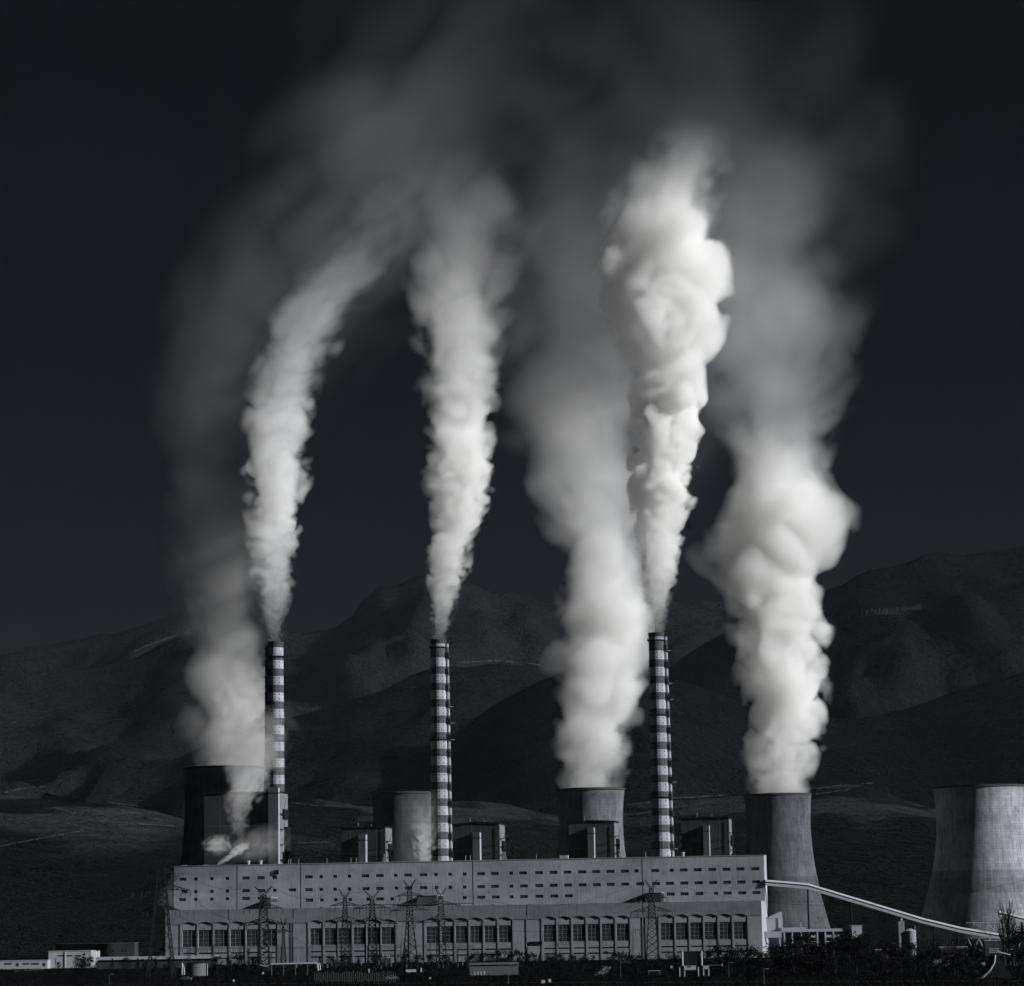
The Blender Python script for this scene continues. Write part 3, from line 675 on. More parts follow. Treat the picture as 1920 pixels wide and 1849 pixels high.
mb = MB(); x = P(122.6, 1790, 1700).x - P(91, 1790, 1700).x; mb.box(x - .3, x + .3, -.5, -.004, 0, H - .2); mb.build('pilaster', M['pilaster'], t)
mb = MB(); mb.quadbox([(wd + .004, -.2, 0), (wd + 3.2, 1.5, 0), (wd + 3.2, 17, 0), (wd + .004, 17.8, 0), (wd + .004, -.2, H - .02), (wd + 3.2, 1.5, H - .02), (wd + 3.2, 17, H - .02), (wd + .004, 17.8, H - .02)]); mb.build('side_bay', M['steelpale'], t)
simple_building(-30, 89, 1802, 1690, 10, 'long low white shed with dark windows and doors at the left edge', 'shed', [(7, 22, 1806, 1809), (29, 35, 1806, 1812), (41, 55, 1806, 1809), (57, 73, 1806, 1809), (79, 85, 1806, 1812)])
simple_building(104, 252, 1770, 1990, 30, 'long dark warehouse set back behind the white workshop', 'warehouse', [(190, 198, 1781, 1785), (203, 214, 1781, 1785), (226, 238, 1781, 1785)], mat='darkclad', roofm='steelgrey')
t, wd, H = simple_building(183, 405, 1794.5, 1640, 12, 'very long low canopy building with a pale eave, left of the glazed hall', 'canopy building', mat='darkclad', roofm='concrete')
mb = MB(); mb.box(0, wd, -1.2, -.35, H - 1.3, H + .3); mb.build('eave', M['bldg'], t)
# right of the main block
a = P(1436, 1712, 1705)
t, wd, H = simple_building(1436, 1466, 1722, 1712, 16, 'small pale annexe with a slanting roof against the right end of the hall', 'annexe', mat='bldg')
mb = MB(); mb.extrude([(wd * .12, H + .41), (wd + .3, H + .41), (wd + .3, H + 3.9), (wd - 1.2, H + 3.9)], 0, 8); mb.build('slanted_wall', M['bldg'], t)
mb = MB(); mb.box(wd - 2.4, wd + .4, -.6, -.004, 0, H - .01); mb.build('corner_pier', M['roof'], t)
a = P(1434, 1747, 1695); b = P(1465, 1758, 1695)
t = empty('pipe_bridge', (a.x, 1694, 0), 0, 'grey box duct on posts crossing in front of the small pale annexe', 'duct')
mb = MB(); mb.box(0, b.x - a.x, -1.5, 1.5, b.z, a.z); mb.build('duct', M['concrete'], t)
for k in (.2, .9): mb = MB(); x = (b.x - a.x) * k; mb.box(x - .4, x + .4, -.4, .4, 0, b.z - .003); mb.build('post', M['roof'], t)
# frame building with columns
a = P(1466, 1743, 1701); b = P(1597, 1741, 1701); Hf = (a.z + b.z) / 2; wd = b.x - a.x
t = empty('frame_building', (a.x, 1701, 0), 0, 'long low open concrete frame building with a pale flat roof, right of the hall', 'frame building')
mb = MB(); mb.box(0, wd, 0, 14, Hf - 1.6, Hf); mb.box(-.2, wd * .34, 1, 13, Hf + .003, Hf + 1.1); mb.build('roof', M['bldg'], t)
for k, u in enumerate((1471, 1486, 1502.5, 1517, 1533, 1548, 1563, 1582, 1596)):
    x = P(u, 1760, 1701).x - a.x; mb = MB(); mb.box(x - .45, x + .45, .1, 1.0, 0, Hf - 1.603); mb.build('column', M['bldg'], t)
    if k in (2, 3, 5, 6, 7):
        mb = MB(); mb.box(x + .6, x + 4.0, .4, .7, Hf - 5.2, Hf - 3.7); mb.box(x + .6, x + 4.0, .4, .7, Hf - 9.2, Hf - 7.4); mb.build('panel', M['bldg'], t)
mb = MB(); mb.box(.5, wd - .5, 5, 5.4, 0, Hf - 1.7); mb.build('back_wall', M['darkclad'], t)
mb = MB(); x = P(1502, 1735, 1701).x - a.x; mb.bar((x, 2, Hf + 1.11), (x, 2, Hf + 4.5), .2); mb.build('mast', M['steelpale'], t)
t, wd, H = simple_building(1597, 1616, 1736, 1699, 12, 'small patchy white block at the right end of the open frame building', 'pump house', mat='bldg')
# stack, tank, sheds
a = P(1689.5, 1727, 1690)
t = empty('concrete_pillar', (a.x, 1690, 0), 0, 'tall slim pale concrete pillar left of the small round tank', 'pillar')
mb = MB(); mb.box(-1.8, 1.8, -1.6, 1.6, 0, a.z, 0); mb.build('body', M['stack'], t); mb = MB(); mb.lathe([(.5, 0), (.7, .6), (.5, 1.6), (.1, 1.8)], 8); mb.build('cap', M['roof'], t, (.2, 0, a.z + .003))
a = P(1706.5, 1746, 1690)
t = empty('storage_tank', (a.x, 1690, 0), 0, 'small round pale tank with a conical roof, under the conveyor', 'tank')
mb = MB(); mb.lathe([(3.5, 0), (3.5, a.z)], 28); mb.build('shell', M['stack'], t, smooth=False)
mb = MB(); mb.lathe([(3.7, a.z + .003), (3.7, a.z + .25), (.2, a.z + 1.7)], 28); mb.build('roof', M['roof'], t); mb = MB(); mb.bar((3, 0, a.z + .6), (3, 0, a.z + 3.6), .12); mb.build('mast', M['steelpale'], t)
simple_building(1641, 1696, 1781, 1560, 8, 'low shed with a broken pale roof line, among dark trees right of centre', 'shed', mat='darkclad', roofm='roof')
simple_building(1763, 1816, 1776.5, 1600, 8, 'low shed with a thin pale roof, below the sloping conveyor', 'shed', mat='darkclad', roofm='bldg')
simple_building(1846, 1880, 1764, 1610, 8, 'low dark shed just under the lower end of the conveyor', 'shed', mat='darkclad', roofm='concrete')

# conveyors
def conveyor(pts, label, supports, hgt=3.6, wid=3.6):
    pp = [P(u, v, Y) for u, v, Y in pts]; o = pp[0]
    t = empty('conveyor', (o.x, o.y, 0), 0, label, 'conveyor', 'coal conveyors')
    loc = [Vector((p.x - o.x, p.y - o.y, p.z)) for p in pp]
    def strip(name, mat, za, zb, ya, yb):
        mb = MB()
        for a, b in zip(loc, loc[1:]):
            mb.quadbox([(a.x, a.y + ya, a.z + za), (b.x, b.y + ya, b.z + za), (b.x, b.y + yb, b.z + za), (a.x, a.y + yb, a.z + za),
                        (a.x, a.y + ya, a.z + zb), (b.x, b.y + ya, b.z + zb), (b.x, b.y + yb, b.z + zb), (a.x, a.y + yb, a.z + zb)])
        return mb.build(name, mat, t)
    mb = MB()
    for a, b in zip(loc, loc[1:]):
        mb.quadbox([(a.x, a.y - wid / 2 - .3, a.z - 1.15), (b.x, b.y - wid / 2 - .3, b.z - 1.15), (b.x, b.y + wid / 2, b.z - 1.15), (a.x, a.y + wid / 2, a.z - 1.15),
                    (a.x, a.y - wid / 2 + .5, a.z), (b.x, b.y - wid / 2 + .5, b.z), (b.x, b.y + wid / 2, b.z), (a.x, a.y + wid / 2, a.z)])
    mb.build('roof', M['roof'], t)
    strip('window_band', M['steel'], -2.0, -1.16, -wid / 2 + .1, wid / 2)
    strip('floor_gallery', M['stack'], -hgt, -2.01, -wid / 2 - .15, wid / 2)
    for u in supports:
        for (a, b), (pa, pb) in zip(zip(loc, loc[1:]), zip(pts, pts[1:])):
            if pa[0] <= u <= pb[0]:
                k = (u - pa[0]) / (pb[0] - pa[0]); c = a + (b - a) * k; mb = MB()
                for dy in (-1.2, 1.2): mb.bar((c.x, c.y + dy * 1.3, 0), (c.x, c.y + dy, c.z - hgt - .003), .42)
                for j in range(5):
                    z0, z1 = (c.z - hgt) * j / 5, (c.z - hgt) * (j + 1) / 5; mb.bar((c.x, c.y - 1.3, z0), (c.x, c.y + 1.3, z1), .12)
                mb.build('trestle', M['steel'], t)
    return t, loc
t, loc = conveyor([(1434.5, 1649.5, 1706), (1480, 1653, 1710), (1515, 1656.5, 1713), (1560, 1670, 1717), (1650, 1697, 1725), (1730, 1721, 1732), (1800, 1738, 1738), (1900, 1755, 1746)], 'long sloping covered conveyor descending to the right from the end of the pale block', (1514, 1594, 1697, 1750, 1795))
t2, loc2 = conveyor([(1872, 1707.5, 1640), (1960, 1729, 1648), (2040, 1749, 1655)], 'upper conveyor gallery entering at the right edge in front of the bright cooling tower', (1890, 1915, 1960))
for tt, (u0, v0, u1, v1, Y) in ((t, (1812, 1733, 1878, 1750, 1738)), (t2, (1884, 1706, 1960, 1724, 1642))):
    mb = MB(); n = 5; base = tt.location
    for k in range(n + 1):
        a = P(u0 + (u1 - u0) * k / n, v0 + (v1 - v0) * k / n, Y) - base; a.z += 0
        c = P(u0 + (u1 - u0) * k / n, v0, Y) - base
        mb.bar((a.x, a.y, a.z + .6 + 2.2 - 2.6), (a.x, a.y, c.z + 1.0), .13)
        if k < n:
            e = P(u0 + (u1 - u0) * (k + 1) / n, v0 + (v1 - v0) * (k + 1) / n, Y) - base; e2 = P(u0 + (u1 - u0) * (k + 1) / n, v0, Y) - base
            mb.bar((a.x, a.y, c.z + 1.0), (e.x, e.y, e2.z + 1.0), .15)
            if k % 2: mb.bar((a.x, a.y, c.z + 1.0), (e.x, e.y, e.z + .4), .12)
    mb.build('truss', M['steelpale'], tt)
# stone-faced chute at lower right
a = G(1868, 1834); t = empty('coal_chute', (a.x, a.y, 0), 0, 'splayed grey chute with one bright curved edge, lower right corner', 'chute')
k_ = a.y / F; up = lambda u, v: ((u - 1868) * k_, (1834 - v) * k_)
mb = MB()
mb.extrude([up(1862, 1789), up(1860, 1803), up(1850, 1818), up(1828, 1836), up(1898, 1836), up(1888, 1818), up(1878, 1803), up(1872, 1789)], -1.5, 5); mb.build('chute_body', M['chutebody'], t)
mb = MB()
for (ua, va), (ub, vb) in zip(((1866, 1792), (1864, 1806), (1855, 1820)), ((1864, 1806), (1855, 1820), (1836, 1837))): p0, p1 = up(ua, va), up(ub, vb); mb.bar((p0[0], -1.9, p0[1]), (p1[0], -1.9, p1[1]), .38)
mb.build('rail', M['roof'], t)
mb = MB(); 
for v in (1780, 1783.5, 1786.5): p0, p1 = up(1855, v), up(1874, v + .6); mb.box(p0[0], p1[0], -1.6, 1.6, p0[1] - .3, p0[1])
for u in (1858, 1871): p0 = up(u, 1779.5); mb.box(p0[0] - .25, p0[0] + .25, -1.4, 1.4, up(u, 1790)[1], p0[1] - .01)
mb.build('platform', M['stack'], t)
mb = MB(); p0, p1 = up(1872, 1787), up(1896, 1793); mb.bar((p0[0], 0, p0[1]), (p1[0], 0, p1[1]), .45); p2 = up(1840, 1806); p3 = up(1858, 1808); mb.extrude([p2, up(1846, 1811), p3, up(1858, 1803)], -1, 1); mb.build('branch_pipe', M['stack'], t)

# twin white silo columns with a tank frame at centre right
a = G(1297, 1831); k_ = a.y / F; up = lambda u, v: ((u - 1297) * k_, (1831 - v) * k_)
t = empty('twin_column_gantry', (a.x, a.y, 0), 0, 'small gantry with two bright white columns and a dark tank between them, centre right foreground', 'gantry')
for u in (1280, 1315.5):
    p0, p1 = up(u - 1.7, 1811), up(u + 2, 1786); mb = MB(); mb.lathe([(.42, p0[1]), (.45, p1[1]), (.3, p1[1] + .2)], 12, cx=(p0[0] + p1[0]) / 2, cy=-1.5); mb.build('white_column', M['roof'], t, smooth=False)
mb = MB(); p0, p1 = up(1283, 1811), up(1313, 1786); mb.box(p0[0], p1[0], -1.3, 1.6, p0[1], p1[1]); mb.lathe([(.5, p1[1] + .003), (.4, p1[1] + .35)], 10, cx=0); mb.build('dark_tank', M['steel'], t)
mb = MB(); p0, p1 = up(1283, 1819), up(1305, 1811.2); mb.box(p0[0], p1[0], -1.4, 1.5, p0[1], p1[1] - .02, 0); mb.box(p0[0] + 1.2, p0[0] + 2.9, -1.47, -1.404, p1[1] - .7, p1[1] - .25, 1); p2, p3 = up(1319, 1818), up(1329, 1812); mb.box(p2[0], p3[0], -1.2, 1.2, p2[1], p3[1], 0); mb.build('platform', [M['bldg'], M['steel']], t)
for u, v in ((1275, 1831), (1284, 1833), (1309.5, 1830), (1319, 1832), (1328.5, 1827)):
    p0, p1 = up(u, v + .5), up(u, 1811.2); mb = MB(); mb.box(p0[0] - .25, p0[0] + .25, -1.2, -.8, min(0, p0[1]), p1[1]); mb.build('leg', M['bldg'], t)
for u0, u1, v, m_ in ((1258, 1264, 1813, 'bldg'), (1264, 1274, 1813, 'steelgrey'), (1331, 1352, 1811, 'steelgrey'), (1353, 1355, 1811, 'roof')):
    p0, p1 = up(u0, v), up(u1, v); mb = MB(); hh_ = .5 if m_ != 'steelgrey' else .12; mb.box(p0[0], p1[0], -.4, .4, p0[1] - hh_, p0[1] + hh_); mb.build('pipe_arm', M[m_], t)

# foreground tanks, pipe and boxes on the left
a = G(368, 1830); t = empty('round_tank', (a.x, a.y, 0), 0, 'dark round tank lit along its right edge, in the left foreground', 'tank')
k_ = a.y / F; mb = MB(); mb.lathe([(18 * k_, 0), (18 * k_, 23 * k_)], 32); mb.build('shell', M['steelgrey'], t); mb = MB(); mb.lathe([(18.6 * k_, 23 * k_ + .003), (18.6 * k_, 23.8 * k_), (.3, 25 * k_)], 32); mb.build('roof', M['steel'], t)
mb = MB()
for dy in (-.3, .3): mb.bar((20.5 * k_, dy, 0), (20.5 * k_, dy, 22 * k_), .1)
for j in range(12): mb.bar((20.5 * k_, -.3, j * .42 + .2), (20.5 * k_, .3, j * .42 + .2), .05)
mb.build('ladder', M['steelpale'], t)
a = G(343, 1828); t = empty('pipe_riser', (a.x, a.y, 0), 0, 'pair of pale upright pipes left of the dark round tank', 'pipes'); k_ = a.y / F
mb = MB(); mb.bar((-1.5 * k_, 0, 0), (-1.5 * k_, 0, 22 * k_), .42, 0, 8); mb.build('pipe', M['roof'], t); mb = MB(); mb.bar((2.5 * k_, 0, 0), (1.8 * k_, 0, 13 * k_), .4, 0, 8); mb.bar((1.8 * k_, 0, 13 * k_), (-1 * k_, 0, 20 * k_), .3, 0, 8); mb.build('pipe', M['roof'], t)
a = G(550, 1829); k_ = a.y / F; t = empty('pipe_run', (a.x, a.y, 0), 0, 'pale raised pipe bending down at its right end, left foreground', 'pipes')
mb = MB(); mb.bar((-42 * k_, 0, 21 * k_), (44 * k_, 0, 21.5 * k_), .5, 0, 8); mb.bar((44 * k_, 0, 21.5 * k_), (46 * k_, 0, 8 * k_), .48, 0, 8); mb.bar((-62 * k_, 0, 20 * k_), (-50 * k_, 0, 17 * k_), .25, 0, 6); mb.bar((-50 * k_, 0, 17 * k_), (-42 * k_, 0, 21 * k_), .25, 0, 6); mb.build('main_pipe', M['bldg'], t)
mb = MB(); mb.bar((43 * k_, .9, 20 * k_), (49 * k_, .9, 19.5 * k_), .35, 0, 8); mb.bar((49 * k_, .9, 19.5 * k_), (49.6 * k_, .9, 9 * k_), .35, 0, 8); mb.build('branch_pipe', M['bldg'], t)
for x in (-40, -18, 4, 26): mb = MB(); mb.box(x * k_ - .15, x * k_ + .15, -.2, .2, 0, 21 * k_ - .5); mb.build('post', M['steelgrey'], t)

# cars and small bright kit
def car(u, v, L_, label, rot, mat, van=False):
    a = G(u, v); t = empty('parked_car', (a.x, a.y, 0), rot, label, 'car'); s_ = L_ / 4.4
    prof = [(-2.2, .3), (2.2, .3), (2.25, .75), (1.9, .95), (1.15, 1.02), (.55, 1.45), (-1.1, 1.48), (-1.75, 1.05), (-2.2, .95)] if not van else [(-2.3, .3), (2.3, .3), (2.35, .9), (1.9, 1.15), (1.5, 1.95), (-2.25, 2.0)]
    mb = MB(); mb.extrude([(x * s_, z * s_) for x, z in prof], -.85 * s_, .85 * s_); mb.build('body', mat, t)
    mb = MB(); wp = [(1.0, 1.03), (.5, 1.4), (-1.05, 1.42), (-1.6, 1.06)] if not van else [(1.75, 1.2), (1.42, 1.8), (.3, 1.8), (.3, 1.2)]
    mb.extrude([(x * s_, z * s_) for x, z in wp], -.87 * s_, .87 * s_); mb.build('window', M['glass'], t)
    for x in (-1.4, 1.4):
        for y in (-.8, .8):
            mb = MB(); mb.bar((x * s_, y * s_ - .1, .33 * s_), (x * s_, y * s_ + .1, .33 * s_), .33 * s_, 0, 14); mb.build('wheel', M['steel'], t)
    for y in (-.6, .6): mb = MB(); mb.box(2.2 * s_, 2.28 * s_, (y - .15) * s_, (y + .15) * s_, .6 * s_, .78 * s_); mb.build('headlight', M['roof'], t)
    return t
car(735, 1837, 5.4, 'long dark car parked in the foreground, left of centre', .1, M['carpaint'])
car(349, 1838, 5.0, 'low car parked below the dark round tank in the left foreground', -.15, M['carpaint'])
car(1766, 1814, 8.0, 'pale van standing in the dark yard below the conveyor', .05, M['bldg'], van=True)
def cabinet(u, v, wpx, hpx, label, mat='roof'):
    a = G(u, v); k_ = a.y / F; t = empty('equipment_cabinet', (a.x, a.y, 0), .3, label, 'cabinet', 'small bright cabinets in the foreground')
    mb = MB(); mb.box(-wpx * k_ / 2, wpx * k_ / 2, -.6, .6, .15, hpx * k_); mb.build('body', M[mat], t); mb = MB(); mb.box(-wpx * k_ / 2 - .1, wpx * k_ / 2 + .1, -.75, .75, hpx * k_ + .003, hpx * k_ + .12); mb.box(-wpx * k_ / 2 - .1, wpx * k_ / 2 + .1, -.7, .7, 0, .147); mb.build('cap', M['steelgrey'], t)
cabinet(493, 1827, 3, 4, 'tiny bright cabinet standing in front of the tallest left pylon')
cabinet(438, 1841, 3, 4, 'tiny bright cabinet low in the foreground, right of the dark round tank')
cabinet(691.5, 1824, 2, 7, 'slim bright post cabinet in front of the paired pylons')
cabinet(789.5, 1823, 2, 8, 'slim bright post cabinet below the widest pylon at centre')
cabinet(614, 1815, 2, 8, 'slim bright post cabinet just right of the raised pipe')
cabinet(806, 1836, 3, 3, 'tiny bright cabinet low in the foreground, right of the long dark car')
cabinet(958, 1827, 14, 4, 'wide low bright cabinet in front of dark trees, centre foreground', 'bldg')
cabinet(1018, 1844, 7, 6, 'pale square cabinet at the bottom edge, left one of two', 'stack')
cabinet(1030, 1842, 5, 6, 'pale square cabinet at the bottom edge, right one of two', 'stack')
cabinet(770, 1823, 20, 5, 'wide pale cabinet half hidden by fence posts, centre left foreground', 'stack')
cabinet(97, 1815, 1.6, 5, 'tiny white gatepost at the corner of the white workshop')
a = G(903, 1829); k_ = a.y / F; t = empty('hut', (a.x, a.y, 0), 0, 'grey low hut with pale door strips, seen behind bare trunks, centre foreground', 'hut')
mb = MB(); mb.box(-22 * k_, 68 * k_, 0, 7, 0, 19 * k_); mb.build('wall', M['steelgrey'], t); mb = MB(); mb.quadbox([(-23 * k_, -.6, 19 * k_ + .003), (69 * k_, -.6, 19 * k_ + .003), (69 * k_, 7.5, 22 * k_), (-23 * k_, 7.5, 22 * k_), (-23 * k_, -.6, 19.6 * k_ + .1), (69 * k_, -.6, 19.6 * k_ + .1), (69 * k_, 7.5, 23 * k_), (-23 * k_, 7.5, 23 * k_)]); mb.build('roof', M['steelgrey'], t)
for x in (-14, -8, -2, 4): mb = MB(); mb.box(x * k_, (x + 2.6) * k_, -.08, -.004, 1 * k_, 7 * k_); mb.build('door', M['roof'], t)
a = G(1227, 1828); k_ = a.y / F; t = empty('bus_shelter', (a.x, a.y, 0), 0, 'small dark open shelter with a pale roof edge, left of the twin white columns', 'shelter')
mb = MB(); mb.box(-11 * k_, 11 * k_, -1, 1.2, 7 * k_, 7.8 * k_); mb.build('roof', M['concrete'], t); mb = MB(); mb.box(-10 * k_, 10 * k_, 1, 1.1, 0, 6.99 * k_); mb.build('back_wall', M['steel'], t)
for x in (-10.5, 10.2): mb = MB(); mb.box(x * k_, (x + .5) * k_, -.8, -.7, 0, 6.99 * k_); mb.build('post', M['concrete'], t)

# ------------------------------------------------------------------ pylons, lines, switchyard
def pylon(u, vtop, vbase_z, Y, horn, arms, label, w_top=5.5, w_bot=13, r=.19):
    """lattice pylon: splayed legs, straight waist, V horns and two or three drooping crossarms. px sizes."""
    top = P(u, vtop, Y); H = top.z; k_ = Y / F; t = empty('lattice_pylon', (top.x, Y, 0), 0, label, 'pylon', 'lattice pylons in front of the plant')
    Hn = H - 16 * k_ ; wt = w_top * k_; wb = w_bot * k_; wm = w_top * 1.35 * k_; zm = Hn * .52
    half = lambda z: wb + (wm - wb) * z / zm if z < zm else wm + (wt * .62 - wm) * (z - zm) / (Hn - zm)
    mb = MB()
    zs = [0]
    while zs[-1] < Hn - .5: zs.append(min(Hn, zs[-1] + max(1.5, half(zs[-1]) * 1.25)))
    for a, b in zip(zs, zs[1:]):
        ha, hb = half(a), half(b); ca = [Vector((sx * ha, sy * ha, a)) for sx, sy in ((-1, -1), (1, -1), (1, 1), (-1, 1))]; cb_ = [Vector((sx * hb, sy * hb, b)) for sx, sy in ((-1, -1), (1, -1), (1, 1), (-1, 1))]
        for i in range(4):
            j = (i + 1) % 4; mb.bar(ca[i], cb_[i], r * 1.5, 0, 3); mb.bar(ca[i], cb_[j], r * .7, 0, 3); mb.bar(ca[j], cb_[i], r * .7, 0, 3); mb.bar(cb_[i], cb_[j], r * .7, 0, 3)
    mb.build('lattice_body', M['steel'], t)
    for s_ in (-1, 1):
        mb = MB(); tip = Vector((s_ * horn * k_, 0, H)); b1 = Vector((s_ * wt * .6, 0, Hn)); b2 = Vector((-s_ * wt * .3, 0, Hn)); mb.bar(b1, tip, r, 0, 3); mb.bar(b2, tip, r, 0, 3)
        for q_ in (.3, .5, .7): mb.bar(b1.lerp(tip, q_), b2.lerp(tip, q_ - .12), r * .6, 0, 3)
        mb.build('horn', M['steel'], t)
    tips = [Vector((-horn * k_, 0, H)), Vector((horn * k_, 0, H))]
    for (v, hw) in arms:
        z = P(u, v, Y).z; h_ = hw * k_; rise = max(1.6, hw * .22 * k_); wz = half(min(z, Hn))
        for s_ in (-1, 1):
            mb = MB(); tip = Vector((s_ * h_, 0, z - .2 * rise))
            for sy in (-1, 1):
                lo = Vector((s_ * wz, sy * wz, z)); hi = Vector((s_ * wz * .9, sy * wz * .9, z + rise)); mb.bar(lo, tip, r, 0, 3); mb.bar(hi, tip, r, 0, 3)
                for q_ in (.25, .5, .75): mb.bar(lo.lerp(tip, q_), hi.lerp(tip, q_), r * .6, 0, 3); mb.bar(lo.lerp(tip, q_), hi.lerp(tip, q_ - .25), r * .6, 0, 3)
            mb.build('crossarm', M['steel'], t)
            for q_ in (1.0, .62):
                mb = MB(); x = s_ * (wz + (h_ - wz) * q_); zz = z - .2 * rise * q_; mb.bar((x, 0, zz - .05), (x + s_ * .3, 0, zz - 3.0), .16, 0, 5)
                for j in range(5): mb.lathe([(.15, zz - .6 - j * .5), (.3, zz - .75 - j * .5), (.12, zz - .85 - j * .5)], 6, cx=x + s_ * .03 * j)
                mb.build('insulator', M['insul'], t); tips.append(Vector((x, 0, zz - 3.0)))
    return t, [t.location + v_ for v_ in tips]
pyl = {}
for key, args in {
    'H': (303, 1616, 0, 1330, 6, ((1636, 26), (1668, 53), (1706, 34)), 'largest and darkest pylon, standing left of the long pale block', 10, 24, .22),
    'A': (493.5, 1662, 0, 1480, 16, ((1702, 36), (1733, 45)), 'tall lattice pylon in front of the left end of the hall, with wide V horns', 7, 9.5, .2),
    'B': (646.5, 1667, 0, 1560, 12, ((1697, 27), (1727, 38)), 'thin pylon in front of the hall, leftmost of the central four', 4.2, 8),
    'C': (697.5, 1668, 0, 1540, 15, ((1702, 34), (1731, 46)), 'pylon with wide horns, second of the central four', 5, 9),
    'D': (767.5, 1649, 0, 1530, 12, ((1679, 26), (1706, 36)), 'tallest of the central four pylons, third from the left', 5, 15),
    'E': (826, 1665, 0, 1500, 10, ((1696, 32), (1728, 47)), 'pylon right of the tallest central pylon, beside the roof hut', 5.5, 9),
    'F': (531, 1722, 0, 1580, 5, ((1747, 17),), 'small short pylon just right of the tall left pylon', 2.2, 5),
    'G': (1220.5, 1650, 0, 1520, 11, ((1683, 30), (1708, 38)), 'lone lattice pylon in front of the right part of the hall', 5.5, 12),
}.items(): pyl[key] = pylon(*args)
def wires(k1, k2, i1, i2, label, sag=7, r=.07):
    mb = MB()
    p0 = k1[i1]; p1 = k2[i2]; pts = []
    for j in range(17):
        q_ = j / 16; p = p0.lerp(p1, q_); p = Vector((p.x, p.y, p.z - sag * 4 * q_ * (1 - q_))); pts.append(p)
    for a, b in zip(pts, pts[1:]): mb.bar(a - pts[0], b - pts[0], r, 0, 3)
    o = mb.build('power_line', M['steel'], None, tuple(pts[0])); tag(o, label, 'power line', 'overhead lines')
wires(pyl['H'][1], pyl['A'][1], 1, 0, 'thin cable between the horns of the largest pylon and the tall left pylon', 6)
wires(pyl['H'][1], pyl['A'][1], 8, 4, 'cable from the middle arm of the largest pylon to the next pylon', 8)
wires(pyl['H'][1], pyl['A'][1], 12, 8, 'cable from the lowest arm of the largest pylon to the tall left pylon', 7)
wires(pyl['A'][1], pyl['B'][1], 1, 0, 'thin cable sagging between the tall left pylon and the leftmost central pylon', 6)
wires(pyl['D'][1], pyl['G'][1], 4, 2, 'very long cable from the tallest central pylon to the lone right pylon', 16)
wires(pyl['B'][1], pyl['C'][1], 1, 0, 'short thin cable between the leftmost and second central pylons', 2)
wires(pyl['C'][1], pyl['D'][1], 5, 2, 'short cable between the second and the tallest central pylon', 3)
wires(pyl['D'][1], pyl['E'][1], 1, 0, 'thin cable from the tallest central pylon to the pylon beside the roof hut', 2.5)
wires(pyl['E'][1], pyl['G'][1], 1, 0, 'very long cable from the pylon beside the roof hut to the lone right pylon', 12)
wires(pyl['A'][1], pyl['C'][1], 8, 6, 'cable from the lower arm of the tall left pylon to the second central pylon', 9)
farp = [P(1500, 1690, 1300), P(1960, 1640, 1250), P(-60, 1600, 1200), P(-60, 1640, 1200)]
wires([pyl['G'][1][1]], [farp[1]], 0, 0, 'cable running from the lone right pylon out of the picture to the right', 14)
wires([pyl['H'][1][0]], [farp[2]], 0, 0, 'cable running from the top of the largest pylon out of the picture to the left', 8)
wires([pyl['H'][1][6]], [farp[3]], 0, 0, 'cable running from the middle arm of the largest pylon off to the left', 8)
# switchyard portals
def portal(u0, u1, v, Y, label, drop=3):
    a = P(u0, v, Y); b = P(u1, v, Y); H = (a.z + b.z) / 2; wd = b.x - a.x; t = empty('switchyard_portal', (a.x, Y, 0), 0, label, 'portal frame', 'switchyard portal frames')
    for x in (0, wd):
        mb = MB()
        for sx in (-.45, .45):
            for sy in (-.45, .45): mb.bar((x + sx, sy, 0), (x + sx * .8, sy * .8, H + 1.5), .1, 0, 3)
        for j in range(int(H / 1.1)):
            z = j * 1.1; s_ = 1 if j % 2 else -1; mb.bar((x - .45 * s_, -.45, z), (x + .45 * s_, -.45, z + 1.1), .06, 0, 3)
        mb.bar((x, 0, H + 1.5), (x, 0, H + 4), .06, 0, 3); mb.build('column', M['steel'], t)
    mb = MB()
    for sy in (-.4, .4):
        for z in (H, H - .9): mb.bar((0, sy, z), (wd, sy, z), .09, 0, 3)
    n = int(wd / 1.0)
    for j in range(n):
        x = wd * j / n; mb.bar((x, -.4, H - .9 if j % 2 else H), (x + wd / n, -.4, H if j % 2 else H - .9), .06, 0, 3)
    mb.build('beam', M['steel'], t)
    for j in range(drop):
        x = wd * (j + .7) / (drop + .4); mb = MB(); z = H - .95; mb.bar((x, 0, z), (x + .2, 0, z - 2.2), .12, 0, 5)
        for q_ in range(4): mb.lathe([(.1, z - .4 - q_ * .45), (.26, z - .52 - q_ * .45), (.1, z - .6 - q_ * .45)], 6, cx=x)
        pts = [(x + .2, 0, z - 2.2), (x + .9, 0, z - 3.6), (x + 1.0, .5, z - 5.4), (x + .4, 1, z - 7.2)]
        for p_, q2 in zip(pts, pts[1:]): mb.bar(p_, q2, .07, 0, 3)
        mb.build('insulator', M['insul'], t)
    return t
where = ['at the left end of the hall, below the first windows', 'under the second window of the hall', 'between the third and fourth window of the hall', 'behind the foot of the tall left pylon', 'below the blank wall right of the tall left pylon',
         'under the second window group, left one', 'under the second window group, middle one', 'under the second window group, right one', 'behind the legs of the tallest central pylon', 'under the third window group, left one', 'under the third window group, right one', 'below the fourth window group', 'left of the lone right pylon', 'right of the lone right pylon']
